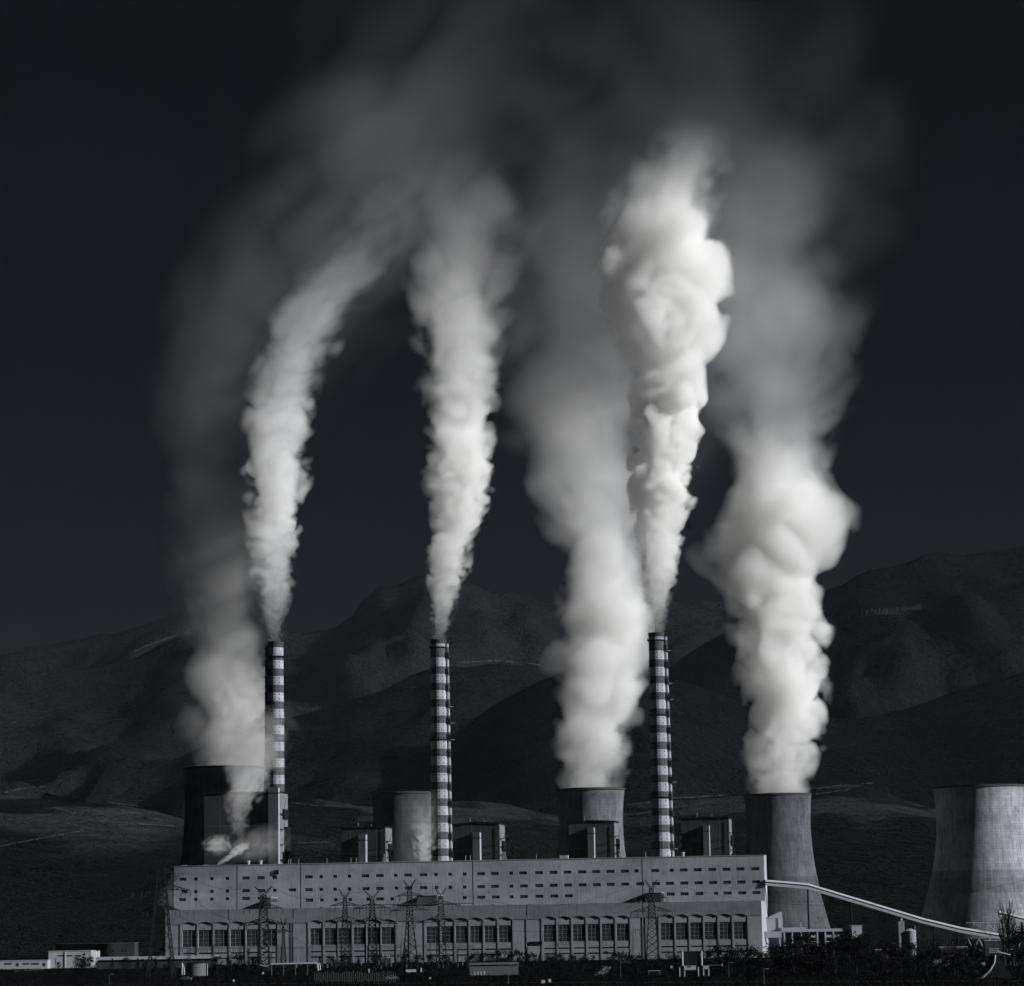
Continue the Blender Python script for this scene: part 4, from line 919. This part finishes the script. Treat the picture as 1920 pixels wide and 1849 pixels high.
for i, (u0, u1, v, Y) in enumerate([(318, 352, 1776, 1600), (356, 398, 1778, 1590), (400, 448, 1776, 1600), (452, 520, 1775, 1570), (524, 578, 1776, 1590), (584, 640, 1775, 1600), (646, 700, 1773, 1590), (704, 752, 1774, 1600), (758, 800, 1772, 1570), (806, 850, 1771, 1600), (852, 888, 1773, 1590), (1038, 1068, 1768, 1620), (1186, 1204, 1742, 1640), (1330, 1346, 1757, 1640)]):
    portal(u0, u1, v, Y, 'dark steel switchyard portal ' + where[i], 2 if u1 - u0 < 36 else 3)
# post insulators and transformers
pz = []
def post_ins(H):
    mb = MB(); mb.box(-.25, .25, -.25, .25, 0, H * .45, 0)
    for q_ in range(8): z = H * .45 + .003 + q_ * H * .06; mb.lathe([(.12, z), (.3, z + H * .02), (.12, z + H * .045)], 8, mi=1)
    mb.box(-.5, .5, -.1, .1, H * .94, H, 0); return mb.mesh('post_insulator', [M['steelgrey'], M['insul']])
pm = [post_ins(5.5), post_ins(7.0), post_ins(4.6)]
for i in range(60):
    u = 322 + (i * 9.4) % 560 + random.uniform(-3, 3); v = random.uniform(1806, 1816); a = G(u, v)
    o = inst('post_insulator', random.choice(pm), None, (a.x, a.y, 0), random.uniform(0, 3)); tag(o, 'dark ribbed post insulator standing on a steel stub in the switchyard', 'post insulator', 'post insulators of the switchyard')
def transformer(u, v, label, s_=1.0):
    a = G(u, v); t = empty('transformer', (a.x, a.y, 0), 0, label, 'transformer', 'transformers')
    mb = MB(); mb.box(-2.6 * s_, 2.6 * s_, -1.5, 1.5, .4, 3.4 * s_); mb.box(-3 * s_, 3 * s_, -1.7, 1.7, 0, .397); mb.build('tank', M['steelgrey'], t)
    for x in (-2.0, -1.2, -.4, .4, 1.2, 2.0): mb = MB(); mb.box(x * s_ - .12, x * s_ + .12, -2.1, -1.504, .8, 3.0 * s_); mb.build('cooling_fin', M['steelgrey'], t)
    for x in (-1.6, 0, 1.6):
        mb = MB(); mb.bar((x * s_, 0, 3.4 * s_), (x * s_ * 1.25, 0, 5.8 * s_), .16, 0, 6)
        for q_ in range(5): mb.lathe([(.12, 3.7 * s_ + q_ * .4), (.34, 3.8 * s_ + q_ * .4), (.12, 3.95 * s_ + q_ * .4)], 8, cx=x * s_ * (1.03 + .04 * q_))
        mb.build('bushing', M['roof'] if x else M['insul'], t)
    mb = MB(); mb.bar((-2.2 * s_, .6, 4.6 * s_), (1.6 * s_, .6, 4.6 * s_), .5, 0, 10); mb.bar((-1.5 * s_, .6, 3.41 * s_), (-1.5 * s_, .6, 4.4 * s_), .12); mb.build('conservator', M['steelpale'], t)
transformer(724, 1809, 'transformer with bright bushings below the second window group', 1.15)
transformer(948, 1808, 'transformer with a pale top, among bushes below the third window group', 1.1)
transformer(1170, 1806, 'transformer with bright bushings left of the lone right pylon', 1.3)
transformer(634, 1810, 'grey transformer in front of the leftmost central pylon', 1.0)
transformer(392, 1812, 'grey transformer behind the round tank at left', 1.0)
transformer(1388, 1808, 'transformer half hidden by trees at the right end of the hall', 1.1)
# fence of thin posts
a = G(590, 1842); b = G(745, 1842); t = empty('fence', tuple(a), 0, 'fence of thin posts and wires in the left centre foreground', 'fence')
n = 44
for j in range(n):
    x = (b.x - a.x) * j / n; mb = MB(); h_ = random.uniform(3.6, 5.0); mb.bar((0, 0, 0), (random.uniform(-.1, .1), 0, h_), .07, 0, 4); mb.build('post', M['steelgrey'], t, (x, (b.y - a.y) * j / n, 0))
mb = MB()
for z in (1.2, 2.4, 3.4): mb.bar((0, 0, z), (b.x - a.x, b.y - a.y, z), .03, 0, 3)
mb.build('rail_wires', M['steel'], t)
# lamp posts
def lamp_post(u, v, hpx, label):
    a = G(u, v); k_ = a.y / F; h_ = hpx * k_; t = empty('lamp_post', tuple(a), 0, label, 'lamp post', 'lamp posts')
    mb = MB(); mb.bar((0, 0, 0), (0, 0, h_), .11, 0, 6, r2=.06); mb.build('pole', M['steelgrey'], t); mb = MB(); mb.bar((0, 0, h_), (1.2, -.3, h_ + .15), .05, 0, 4); mb.box(1.0, 1.8, -.45, -.15, h_ + .06, h_ + .22); mb.build('lamp_head', M['steelpale'], t)
lamp_post(205, 1846, 18, 'thin lamp post at the bottom left, right of the white workshop')
lamp_post(953, 1845, 35, 'thin tall lamp post in front of the wide low cabinet at centre')
lamp_post(1433, 1848, 30, 'thin lamp post at the bottom edge, below the right end of the hall')
lamp_post(1164, 1834, 34, 'thin lamp post right of the pale concrete yard')
lamp_post(1367, 1832, 26, 'thin lamp post right of the twin white columns')
lamp_post(20, 1812, 14, 'short mast above the low shed at the left edge')

# ------------------------------------------------------------------ trees
def crown_mesh(kind, H, Wd, seed):
    rnd = random.Random(seed); mb = MB(); cl = []
    if kind == 'bush':
        for _ in range(34):
            a = rnd.uniform(0, 6.283); q_ = rnd.random() ** .5; z = rnd.uniform(.16, 1.0); rmax = Wd / 2 * math.sqrt(max(.05, 1 - ((z - .45) / .62) ** 2)) * rnd.uniform(.65, 1.15)
            cl.append((Vector((math.cos(a) * q_ * rmax, math.sin(a) * q_ * rmax, z * H * rnd.uniform(.86, 1.05))), rnd.uniform(.09, .17) * Wd))
        nl, ls = 40, .27
    elif kind == 'conifer':
        for _ in range(46):
            z = rnd.random() ** 1.2; a = rnd.uniform(0, 6.283); rmax = Wd / 2 * (1 - z) ** .8 * rnd.uniform(.6, 1.15) + .12
            q_ = rnd.random() ** .5; cl.append((Vector((math.cos(a) * q_ * rmax, math.sin(a) * q_ * rmax, H * (.08 + .92 * z))), .10 * Wd * (1.4 - z)))
        nl, ls = 30, .24
    else:
        for _ in range(30):
            z = rnd.uniform(.25, 1.0); a = rnd.uniform(0, 6.283); rmax = Wd / 2 * (1.1 - z * .8); q_ = rnd.random()
            cl.append((Vector((math.cos(a) * q_ * rmax, math.sin(a) * q_ * rmax, H * z)), .16 * Wd))
        nl, ls = 9, .16
    for c, r_ in cl:
        for _ in range(nl):
            d = Vector((rnd.gauss(0, 1), rnd.gauss(0, 1), rnd.gauss(0, .8))) * r_ * .6; p = c + d; n_ = Vector((rnd.gauss(0, 1), rnd.gauss(0, 1), rnd.gauss(0, 1))).normalized()
            x = n_.orthogonal().normalized(); y = n_.cross(x); s_ = ls * rnd.uniform(.6, 1.4)
            if p.z < .1: p.z = .1
            mb.poly([p - x * s_, p - y * s_ * .6, p + x * s_, p + y * s_ * .6])
    return mb
def trunk_mb(kind, H, Wd, seed):
    rnd = random.Random(seed + 99); mb = MB(); th = H * (.95 if kind != 'bush' else .6); segs = 5; prev = Vector((0, 0, 0)); r0 = .022 * H + .06
    for i in range(segs):
        nx_ = Vector((rnd.gauss(0, .02) * H * .5, rnd.gauss(0, .02) * H * .5, th * (i + 1) / segs)); mb.bar(prev, nx_, r0 * (1 - i / segs * .8), 0, 6, r2=r0 * (1 - (i + 1) / segs * .8)); prev = nx_
    nb = 26 if kind == 'bare' else 9
    for _ in range(nb):
        z = rnd.uniform(.2, .85) * th; a = rnd.uniform(0, 6.283); l_ = Wd * .5 * rnd.uniform(.5, 1.1); up_ = l_ * (1.9 if kind == 'bare' else .5); p0 = Vector((0, 0, z)); p1 = p0 + Vector((math.cos(a) * l_ * .5, math.sin(a) * l_ * .5, up_ * .6)); p2 = p0 + Vector((math.cos(a) * l_ * .9, math.sin(a) * l_ * .9, up_ * 1.5))
        mb.bar(p0, p1, .07, 0, 3, r2=.05); mb.bar(p1, p2, .05, 0, 3, r2=.02)
        if kind == 'bare':
            for _q in range(3): mb.bar(p1.lerp(p2, rnd.random()), p2 + Vector((rnd.gauss(0, .5), rnd.gauss(0, .5), rnd.uniform(0, 1.4))), .03, 0, 3, r2=.015)
    return mb
TM = {}
for kind, H, Wd in (('bush', 8, 8), ('conifer', 9, 4.6), ('bare', 12, 3.4)):
    TM[kind] = [(crown_mesh(kind, H, Wd, 10 * i + len(kind)).mesh('crown', M['leafb'] if i == 1 else M['leaf']), trunk_mb(kind, H, Wd, 7 * i).mesh('trunk', M['bark']), H) for i in range(4)]
ordw = ['first', 'second', 'third', 'fourth', 'fifth', 'sixth', 'seventh', 'eighth', 'ninth', 'tenth', 'eleventh', 'twelfth', 'thirteenth', 'fourteenth', 'fifteenth', 'sixteenth']
look = {'bush': 'dark broad leafy tree', 'conifer': 'dark pointed conifer', 'bare': 'thin bare upright tree'}
def tree_row(where_, items, group):
    for i, (u, v, hpx, kind) in enumerate(items):
        a = G(u, v); crown, trunk, H = random.choice(TM[kind]); s_ = hpx * a.y / F / H
        t = empty({'bush': 'leafy_tree', 'conifer': 'conifer_tree', 'bare': 'bare_tree'}[kind], tuple(a), random.uniform(0, 6), '%s %s, %s from the left' % (look[kind], where_, ordw[i]), 'tree', group)
        t.scale = (s_ * random.uniform(.9, 1.25), s_ * random.uniform(.9, 1.2), s_); inst('trunk', trunk, t); inst('crown', crown, t)
B_, K_, N_ = 'bush', 'conifer', 'bare'
tree_row('in the belt right of the hall', [(1432, 1822, 38, B_), (1450, 1818, 44, B_), (1466, 1824, 50, B_), (1480, 1815, 60, N_), (1488, 1826, 62, B_), (1505, 1820, 70, B_), (1524, 1828, 58, B_), (1545, 1824, 56, B_), (1566, 1826, 62, B_), (1588, 1822, 60, B_), (1606, 1828, 66, B_), (1626, 1822, 52, B_), (1646, 1830, 40, B_), (1664, 1824, 48, B_)], 'trees right of the hall')
tree_row('in the belt below the conveyor', [(1690, 1826, 46, B_), (1716, 1822, 54, B_), (1738, 1830, 50, B_), (1760, 1824, 42, B_), (1778, 1820, 62, N_), (1790, 1828, 46, B_), (1812, 1822, 50, B_), (1832, 1826, 44, B_)], 'trees below the conveyor')
tree_row('at the right edge', [(1884, 1812, 92, N_), (1893, 1810, 106, N_), (1901, 1812, 80, N_), (1906, 1811, 60, B_), (1925, 1813, 66, B_)], 'trees at the right edge')
tree_row('at the right foot of the hall', [(1240, 1822, 26, B_), (1262, 1820, 30, B_), (1296, 1818, 26, B_), (1336, 1822, 40, B_), (1356, 1818, 44, B_), (1372, 1822, 40, B_), (1384, 1817, 42, N_), (1396, 1822, 44, B_), (1414, 1818, 38, B_)], 'trees at the foot of the hall')
tree_row('below the middle of the hall', [(1012, 1806, 18, K_), (1030, 1822, 28, B_), (1046, 1824, 34, B_), (1058, 1826, 30, B_), (1076, 1822, 32, B_), (1094, 1824, 28, B_), (1112, 1808, 16, B_), (1152, 1820, 36, B_), (1176, 1822, 32, B_), (1196, 1820, 28, B_), (1212, 1818, 20, B_)], 'trees below the middle of the hall')
tree_row('below the third window group', [(886, 1814, 22, B_), (902, 1812, 26, B_), (922, 1814, 26, B_), (940, 1812, 30, B_), (956, 1814, 34, K_), (972, 1812, 28, B_), (988, 1810, 32, K_), (1000, 1811, 22, B_)], 'trees below the third window group')
tree_row('before the central pylons', [(600, 1816, 24, K_), (620, 1814, 20, B_), (648, 1818, 28, B_), (672, 1816, 22, K_), (704, 1818, 30, B_), (752, 1816, 26, B_), (762, 1812, 34, K_), (784, 1816, 24, B_), (808, 1818, 28, B_), (838, 1816, 26, B_), (858, 1814, 30, N_), (874, 1816, 24, K_)], 'trees in front of the central pylons')
tree_row('beside the tall left pylon', [(408, 1822, 28, B_), (428, 1820, 26, K_), (446, 1822, 32, B_), (466, 1818, 38, N_), (478, 1822, 30, B_), (506, 1820, 34, N_), (548, 1804, 12, B_), (568, 1803, 16, B_)], 'trees beside the tall left pylon')
tree_row('right of the white workshop', [(134, 1814, 20, K_), (148, 1818, 24, B_), (157, 1816, 30, K_), (168, 1818, 22, B_), (182, 1817, 22, K_), (210, 1818, 20, K_), (236, 1820, 22, B_), (258, 1818, 22, K_), (276, 1822, 24, B_), (292, 1820, 22, K_), (318, 1822, 26, B_)], 'trees right of the white workshop')
tree_row('in front of the white workshop', [(104, 1816, 18, N_), (110, 1817, 12, B_)], 'trees by the white workshop')

# scrub and grass tufts of the field in front
mb = MB(); rnd = random.Random(5)
for _ in range(15000):
    u = rnd.uniform(-20, 1940); v = 1808 + 44 * rnd.random() ** 1.0; a = G(u, v); h_ = rnd.uniform(.25, 1.1); x = rnd.uniform(.1, .5)
    dx = rnd.gauss(0, .3); mb.poly([(a.x - x, a.y, 0), (a.x + x, a.y + rnd.gauss(0, .3), 0), (a.x + dx, a.y, h_)])
tag(mb.build('scrub', plain('dry_scrub', .005, 1, .6, .3)), 'dark dry scrub covering the foreground field', 'scrub', kind='stuff')

# ------------------------------------------------------------------ smoke and steam
def fcurve(nt, ts, A, inp):
    lo, hi = float(min(A)), float(max(A)); hi = max(hi, lo + 1e-3)
    n = nt.nodes.new('ShaderNodeFloatCurve'); c = n.mapping.curves[0]
    for i, (x, y) in enumerate(zip(ts, A)):
        yy = (float(y) - lo) / (hi - lo)
        if i < 2: c.points[i].location = (float(x), yy)
        else: c.points.new(float(x), yy)
    n.mapping.update(); nt.links.new(inp, n.inputs['Value'])
    return math_n(nt, 'MULTIPLY_ADD', n.outputs[0], hi - lo, lo)
def plume(name, px, Y, label, cat, dens, seed, step, alb=.99, tb=.012, amp=.42, detail=4, group=None, aniso=0.0, kind=None, nscale=1.5, low=1.0, hull=1.38, yd=1.0):
    """px rows: u, v, half width px, density factor, edge softness. A tube of scattering vapour whose width, drift,
    density and softness follow height, eaten into by billow noise that grows with the plume."""
    pts = [P(r[0], r[1], Y) for r in px]; o = pts[0].copy()
    K = [(p.z - o.z, p.x - o.x, r[2] * Y / F, r[3], r[4]) for p, r in zip(pts, px)]; H = K[-1][0]
    kz = [k[0] for k in K]; I = lambda z, c: np.interp(z, kz, [k[c] for k in K])
    ts = np.linspace(0, 1, 33); z = ts * H
    zz = np.linspace(0, H, 500); Wc = np.concatenate([[0], np.cumsum(np.diff(zz) / I((zz[1:] + zz[:-1]) / 2, 2))])
    m = bpy.data.materials.new(name); m.use_nodes = True; nt = m.node_tree; nt.nodes.clear(); L = nt.links.new
    tc = nt.nodes.new('ShaderNodeTexCoord'); sx = nt.nodes.new('ShaderNodeSeparateXYZ'); L(tc.outputs['Object'], sx.inputs[0]); x, y, zc = sx.outputs
    t = math_n(nt, 'DIVIDE', zc, H)
    cx = fcurve(nt, ts, I(z, 1), t); r = fcurve(nt, ts, I(z, 2), t); d_ = fcurve(nt, ts, I(z, 3), t); ed = fcurve(nt, ts, I(z, 4), t); ww = fcurve(nt, ts, np.interp(z, zz, Wc), t)
    nx_ = math_n(nt, 'DIVIDE', math_n(nt, 'SUBTRACT', x, cx), r); ny_ = math_n(nt, 'DIVIDE', y, math_n(nt, 'MULTIPLY', r, yd))
    cb = nt.nodes.new('ShaderNodeCombineXYZ'); L(nx_, cb.inputs[0]); L(ny_, cb.inputs[1]); L(math_n(nt, 'ADD', ww, seed * 7.31), cb.inputs[2])
    def rid(scale, det, off):
        v = nt.nodes.new('ShaderNodeTexNoise'); v.noise_type = 'RIDGED_MULTIFRACTAL'; v.normalize = False
        for k_, q_ in (('Scale', scale), ('Detail', det), ('Roughness', .5), ('Offset', 1), ('Gain', 1)): v.inputs[k_].default_value = q_
        L(cb.outputs[0], v.inputs['Vector']); return v.outputs[0]
    n1 = noise_n(nt, cb.outputs[0], .75, 1.5, .5); fin = rid(nscale, detail, 0)
    rr = math_n(nt, 'SQRT', math_n(nt, 'MULTIPLY_ADD', nx_, nx_, math_n(nt, 'MULTIPLY', ny_, ny_)))
    val = math_n(nt, 'SUBTRACT', math_n(nt, 'MULTIPLY_ADD', math_n(nt, 'SUBTRACT', n1, .5), low * 1.5, .97 + amp * .95), rr)
    val = math_n(nt, 'MULTIPLY_ADD', fin, -amp, val)
    rho = math_n(nt, 'DIVIDE', val, ed, clamp=True)
    rho = math_n(nt, 'MULTIPLY', math_n(nt, 'MULTIPLY', rho, d_), dens)
    fade = math_n(nt, 'MULTIPLY', math_n(nt, 'SUBTRACT', hull, rr), 6.0, clamp=True); rho = math_n(nt, 'MULTIPLY', rho, fade)
    vsn = nt.nodes.new('ShaderNodeVolumeScatter'); vsn.inputs['Color'].default_value = (alb - tb, alb - tb / 2, min(alb + tb / 2, 1), 1); vsn.inputs['Anisotropy'].default_value = aniso
    L(rho, vsn.inputs['Density']); out = nt.nodes.new('ShaderNodeOutputMaterial'); L(vsn.outputs[0], out.inputs['Volume'])
    mb = MB(); n = 24; rng_ = np.random.RandomState(seed); prof = []
    hz = np.linspace(0, H, 49)
    for qi, q_ in enumerate(hz):
        cxx = float(I(q_, 1)); rad_ = float(I(q_, 2)) * hull * (1.0 if qi > 1 else (.74 if qi == 0 else .9))
        for k in range(n):
            a = 2 * math.pi * k / n; mb.v.append((cxx + rad_ * math.cos(a), rad_ * yd * math.sin(a), float(q_)))
    for qi in range(len(hz) - 1):
        for k in range(n):
            j = (k + 1) % n; mb.f.append((qi * n + k, qi * n + j, (qi + 1) * n + j, (qi + 1) * n + k)); mb.m.append(0)
    mb.f.append(tuple(range(n))[::-1]); mb.m.append(0); mb.f.append(tuple((len(hz) - 1) * n + k for k in range(n))); mb.m.append(0)
    ob = mb.build(name, m, None, tuple(o)); V = np.array(mb.v); size = (V.max(0) - V.min(0)).mean()
    m.cycles.volume_step_rate = step / (size * .1)
    tag(ob, label, cat, group, kind); return ob

GS = 'plumes from the striped chimneys'; GT = 'plumes from the cooling towers'
plume('smoke_plume', [(517, 1207, 13, .12, .5), (515, 1170, 20, .3, .4), (512, 1110, 33, .5, .3), (511, 1040, 44, .7, .25), (512, 960, 51, 1, .2), (516, 880, 61, .8, .25), (522, 800, 70, .6, .3), (536, 730, 68, .4, .4), (560, 650, 68, .28, .5), (600, 580, 82, .2, .5), (640, 520, 86, .11, .6), (688, 450, 78, .055, .8), (725, 380, 74, .032, 1), (750, 320, 80, .016, 1.1), (770, 260, 90, 0, 1.2)], 1830,
      'grey smoke plume from the left striped chimney, leaning right as it rises', 'smoke plume', .17, 1, 2.2, alb=.52, tb=.02, detail=5, amp=.4, group=GS, nscale=1.5, low=.8)
plume('smoke_plume', [(823, 1203, 13, .12, .5), (828, 1160, 21, .3, .4), (836, 1100, 33, .5, .3), (845, 1030, 41, .7, .25), (855, 950, 52, .9, .2), (862, 870, 64, 1, .2), (860, 790, 64, .6, .35), (860, 700, 72, .4, .5), (866, 620, 88, .32, .6), (872, 550, 104, .15, .8), (872, 470, 116, .07, 1), (880, 380, 128, .035, 1.1), (885, 280, 136, 0, 1.2)], 1830,
      'grey smoke plume from the middle striped chimney, rising almost straight', 'smoke plume', .16, 2, 2.2, alb=.88, detail=5, amp=.4, group=GS, nscale=1.4, low=.8)
plume('smoke_plume', [(1233, 1189, 14, .1, .5), (1232, 1150, 21, .25, .4), (1233, 1080, 34, .45, .3), (1238, 1000, 45, .7, .25), (1240, 920, 56, 1, .16), (1243, 830, 66, 1, .14), (1245, 760, 66, 1, .16), (1252, 700, 72, .55, .3), (1248, 640, 108, .6, .25), (1244, 570, 122, .55, .22), (1243, 500, 120, .55, .22), (1250, 440, 104, .45, .3), (1262, 390, 96, .28, .5), (1276, 340, 88, .13, .7), (1288, 290, 84, .05, .9), (1296, 230, 84, 0, 1.1)], 1830,
      'brightest white smoke plume, from the right striped chimney', 'smoke plume', .2, 3, 2.2, alb=.9985, group=GS, detail=5, amp=.36, low=.7, nscale=1.4)
plume('smoke_puff', [(1136, 440, 12, .2, .5), (1144, 412, 26, .5, .5), (1156, 385, 32, .4, .7), (1180, 345, 34, .1, .9), (1195, 310, 30, 0, 1)], 1830, 'small pale smoke wisp just left of the head of the brightest plume', 'smoke puff', .05, 22, 2.2, amp=.4, low=.5, nscale=1.2)
plume('steam_plume', [(1109, 1479, 59, .5, .5), (1112, 1400, 68, .8, .4), (1120, 1330, 76, 1, .35), (1120, 1260, 92, 1, .35), (1128, 1190, 90, 1, .4), (1134, 1110, 84, .9, .5), (1134, 1030, 90, .6, .7), (1118, 950, 108, .4, .9), (1098, 860, 140, .26, 1.0), (1088, 760, 166, .19, 1.1), (1084, 640, 184, .11, 1.2), (1086, 500, 190, .06, 1.3), (1090, 340, 190, 0, 1.3)], 1905,
      'soft white steam column from the streaky cooling tower beside the right striped chimney', 'steam plume', .10, 4, 3.2, alb=.90, tb=.02, amp=.42, detail=4, group=GT, nscale=1.15, yd=.8, low=.8)
plume('steam_plume', [(1461, 1489, 58, .5, .4), (1468, 1410, 66, .9, .3), (1472, 1330, 70, 1, .22), (1466, 1260, 78, 1, .2), (1462, 1190, 82, 1, .2), (1450, 1120, 88, 1, .25), (1438, 1060, 118, .9, .35), (1440, 990, 136, .9, .4), (1450, 930, 128, .8, .4), (1446, 870, 100, .4, .6), (1440, 800, 124, .16, 1), (1450, 700, 168, .12, 1.1), (1444, 560, 190, .09, 1.1), (1436, 420, 184, .035, 1.2), (1415, 250, 170, 0, 1.2)], 2010,
      'tall white steam column from the grey cooling tower behind the right end of the block', 'steam plume', .125, 5, 2.8, alb=.92, tb=.02, amp=.42, detail=4.5, group=GT, nscale=1.3, yd=.8, low=.7)
plume('steam_plume', [(425, 1439, 74, .8, .5), (430, 1370, 86, 1, .5), (432, 1290, 88, 1, .6), (430, 1200, 88, .85, .7), (420, 1100, 92, .7, .8), (412, 1000, 100, .5, .8), (400, 900, 112, .32, .9), (396, 800, 120, .17, 1.0), (410, 690, 126, .09, 1.1), (440, 560, 134, .05, 1.2), (500, 420, 150, .02, 1.2), (560, 280, 170, 0, 1.3)], 1915,
      'dim grey steam column from the leftmost cooling tower, darkest on its left side', 'steam plume', .045, 6, 4, alb=.94, amp=.34, detail=3.5, group=GT, nscale=1.1, yd=.8, low=.7)
plume('steam_puff', [(448, 1470, 22, .2, .8), (458, 1420, 38, .5, .6), (462, 1370, 48, .8, .5), (462, 1300, 50, 1, .5), (464, 1250, 42, .7, .7), (470, 1180, 36, 0, 1)], 1880, 'pale round steam puff just left of the left striped chimney', 'steam puff', .06, 7, 3, alb=.98, amp=.5, detail=4, low=.7)
plume('steam_puff', [(446, 1618, 10, .1, .6), (449, 1570, 16, .2, .6), (446, 1530, 20, .6, .5), (455, 1490, 34, .7, .5), (478, 1440, 46, .5, .6), (494, 1400, 52, .4, .7), (506, 1360, 50, .25, .8), (505, 1320, 40, 0, 1)], 1745, 'steam drifting up from the tallest boiler house across the left striped chimney', 'steam puff', .06, 8, 2.5, alb=.97, amp=.6, detail=4, nscale=1.3, low=.7)
plume('steam_jet', [(408, 1622, 4, .8, .2), (424, 1612, 8, 1, .2), (438, 1602, 11, 1, .25), (452, 1591, 13, .9, .3), (462, 1579, 12, 0, .5)], 1742, 'small bright steam jet slanting off the roof of the long pale block', 'steam jet', .2, 9, 1.2, alb=.96, amp=.8, nscale=1.3, low=.7)
plume('steam_puff', [(410, 1606, 14, .1, .6), (407, 1592, 24, .6, .4), (408, 1579, 24, .8, .4), (414, 1563, 16, 0, .6)], 1746, 'small cauliflower steam puff low in front of the tallest boiler house, at its left corner', 'steam puff', .08, 10, 1.6, alb=.95, amp=.8, nscale=1.7, low=.7)
plume('steam_puff', [(474, 1618, 30, .05, .7), (480, 1600, 40, .4, .5), (486, 1585, 46, .5, .5), (498, 1565, 42, .3, .6), (505, 1540, 26, 0, .8)], 1746, 'thin steam cloud spreading at the foot of the grey stair tower', 'steam puff', .03, 12, 2, alb=.95, amp=.9, detail=4, low=.8)
plume('steam_puff', [(796, 1616, 15, .6, .5), (795, 1595, 18, .7, .5), (797, 1570, 23, .5, .6), (798, 1545, 28, .3, .8), (798, 1515, 30, .12, .9), (800, 1485, 28, 0, 1)], 1765, 'upright steam puff rising from the roof left of the middle striped chimney', 'steam puff', .10, 11, 2, alb=.96, amp=.6, detail=4, low=.8)
plume('steam_puff', [(322, 1712, 14, .3, .8), (318, 1690, 22, .5, .8), (318, 1665, 20, .3, .9), (325, 1645, 16, 0, 1)], 1735, 'faint steam at the left corner of the long pale block', 'steam puff', .03, 13, 3, alb=.95, amp=.4, detail=2, low=.6)
# the thin veil the plumes spread into
VK = dict(alb=.93, tb=.07, amp=.7, detail=5, nscale=1.5, low=.9, kind='stuff', yd=.7)
plume('smoke_veil', [(520, 860, 130, 0, 1.0), (560, 740, 150, .3, 1.0), (620, 600, 200, .7, 1.0), (700, 430, 250, 1, 1.0), (780, 280, 280, .9, 1.1), (870, 120, 290, .5, 1.1), (940, -40, 300, .25, 1.2), (980, -160, 320, 0, 1.2)], 1880, 'thin veil of spent smoke high on the left, spreading to the top edge', 'smoke', .0020, 14, 14, **VK)
plume('smoke_veil', [(1180, 980, 150, 0, 1.0), (1220, 820, 210, .8, 1.0), (1270, 640, 280, 1.2, 1.0), (1340, 440, 310, .9, 1.0), (1330, 230, 320, .45, 1.1), (1290, 60, 320, .22, 1.2), (1230, -160, 340, 0, 1.2)], 1900, 'thin veil of spent steam around and above the brightest plume', 'smoke', .0023, 15, 14, **VK)

# ------------------------------------------------------------------ air
mh = bpy.data.materials.new('haze_air'); mh.use_nodes = True; nt = mh.node_tree; nt.nodes.clear()
pv = nt.nodes.new('ShaderNodeVolumePrincipled'); pv.inputs['Color'].default_value = (.72, .82, 1, 1); pv.inputs['Density'].default_value = 4.0e-6; pv.inputs['Anisotropy'].default_value = 0
ou = nt.nodes.new('ShaderNodeOutputMaterial'); nt.links.new(pv.outputs[0], ou.inputs['Volume'])
mb = MB(); mb.box(-9500, 9500, -250, 14500, -36, 1025); tag(mb.build('haze', mh), kind='stuff')
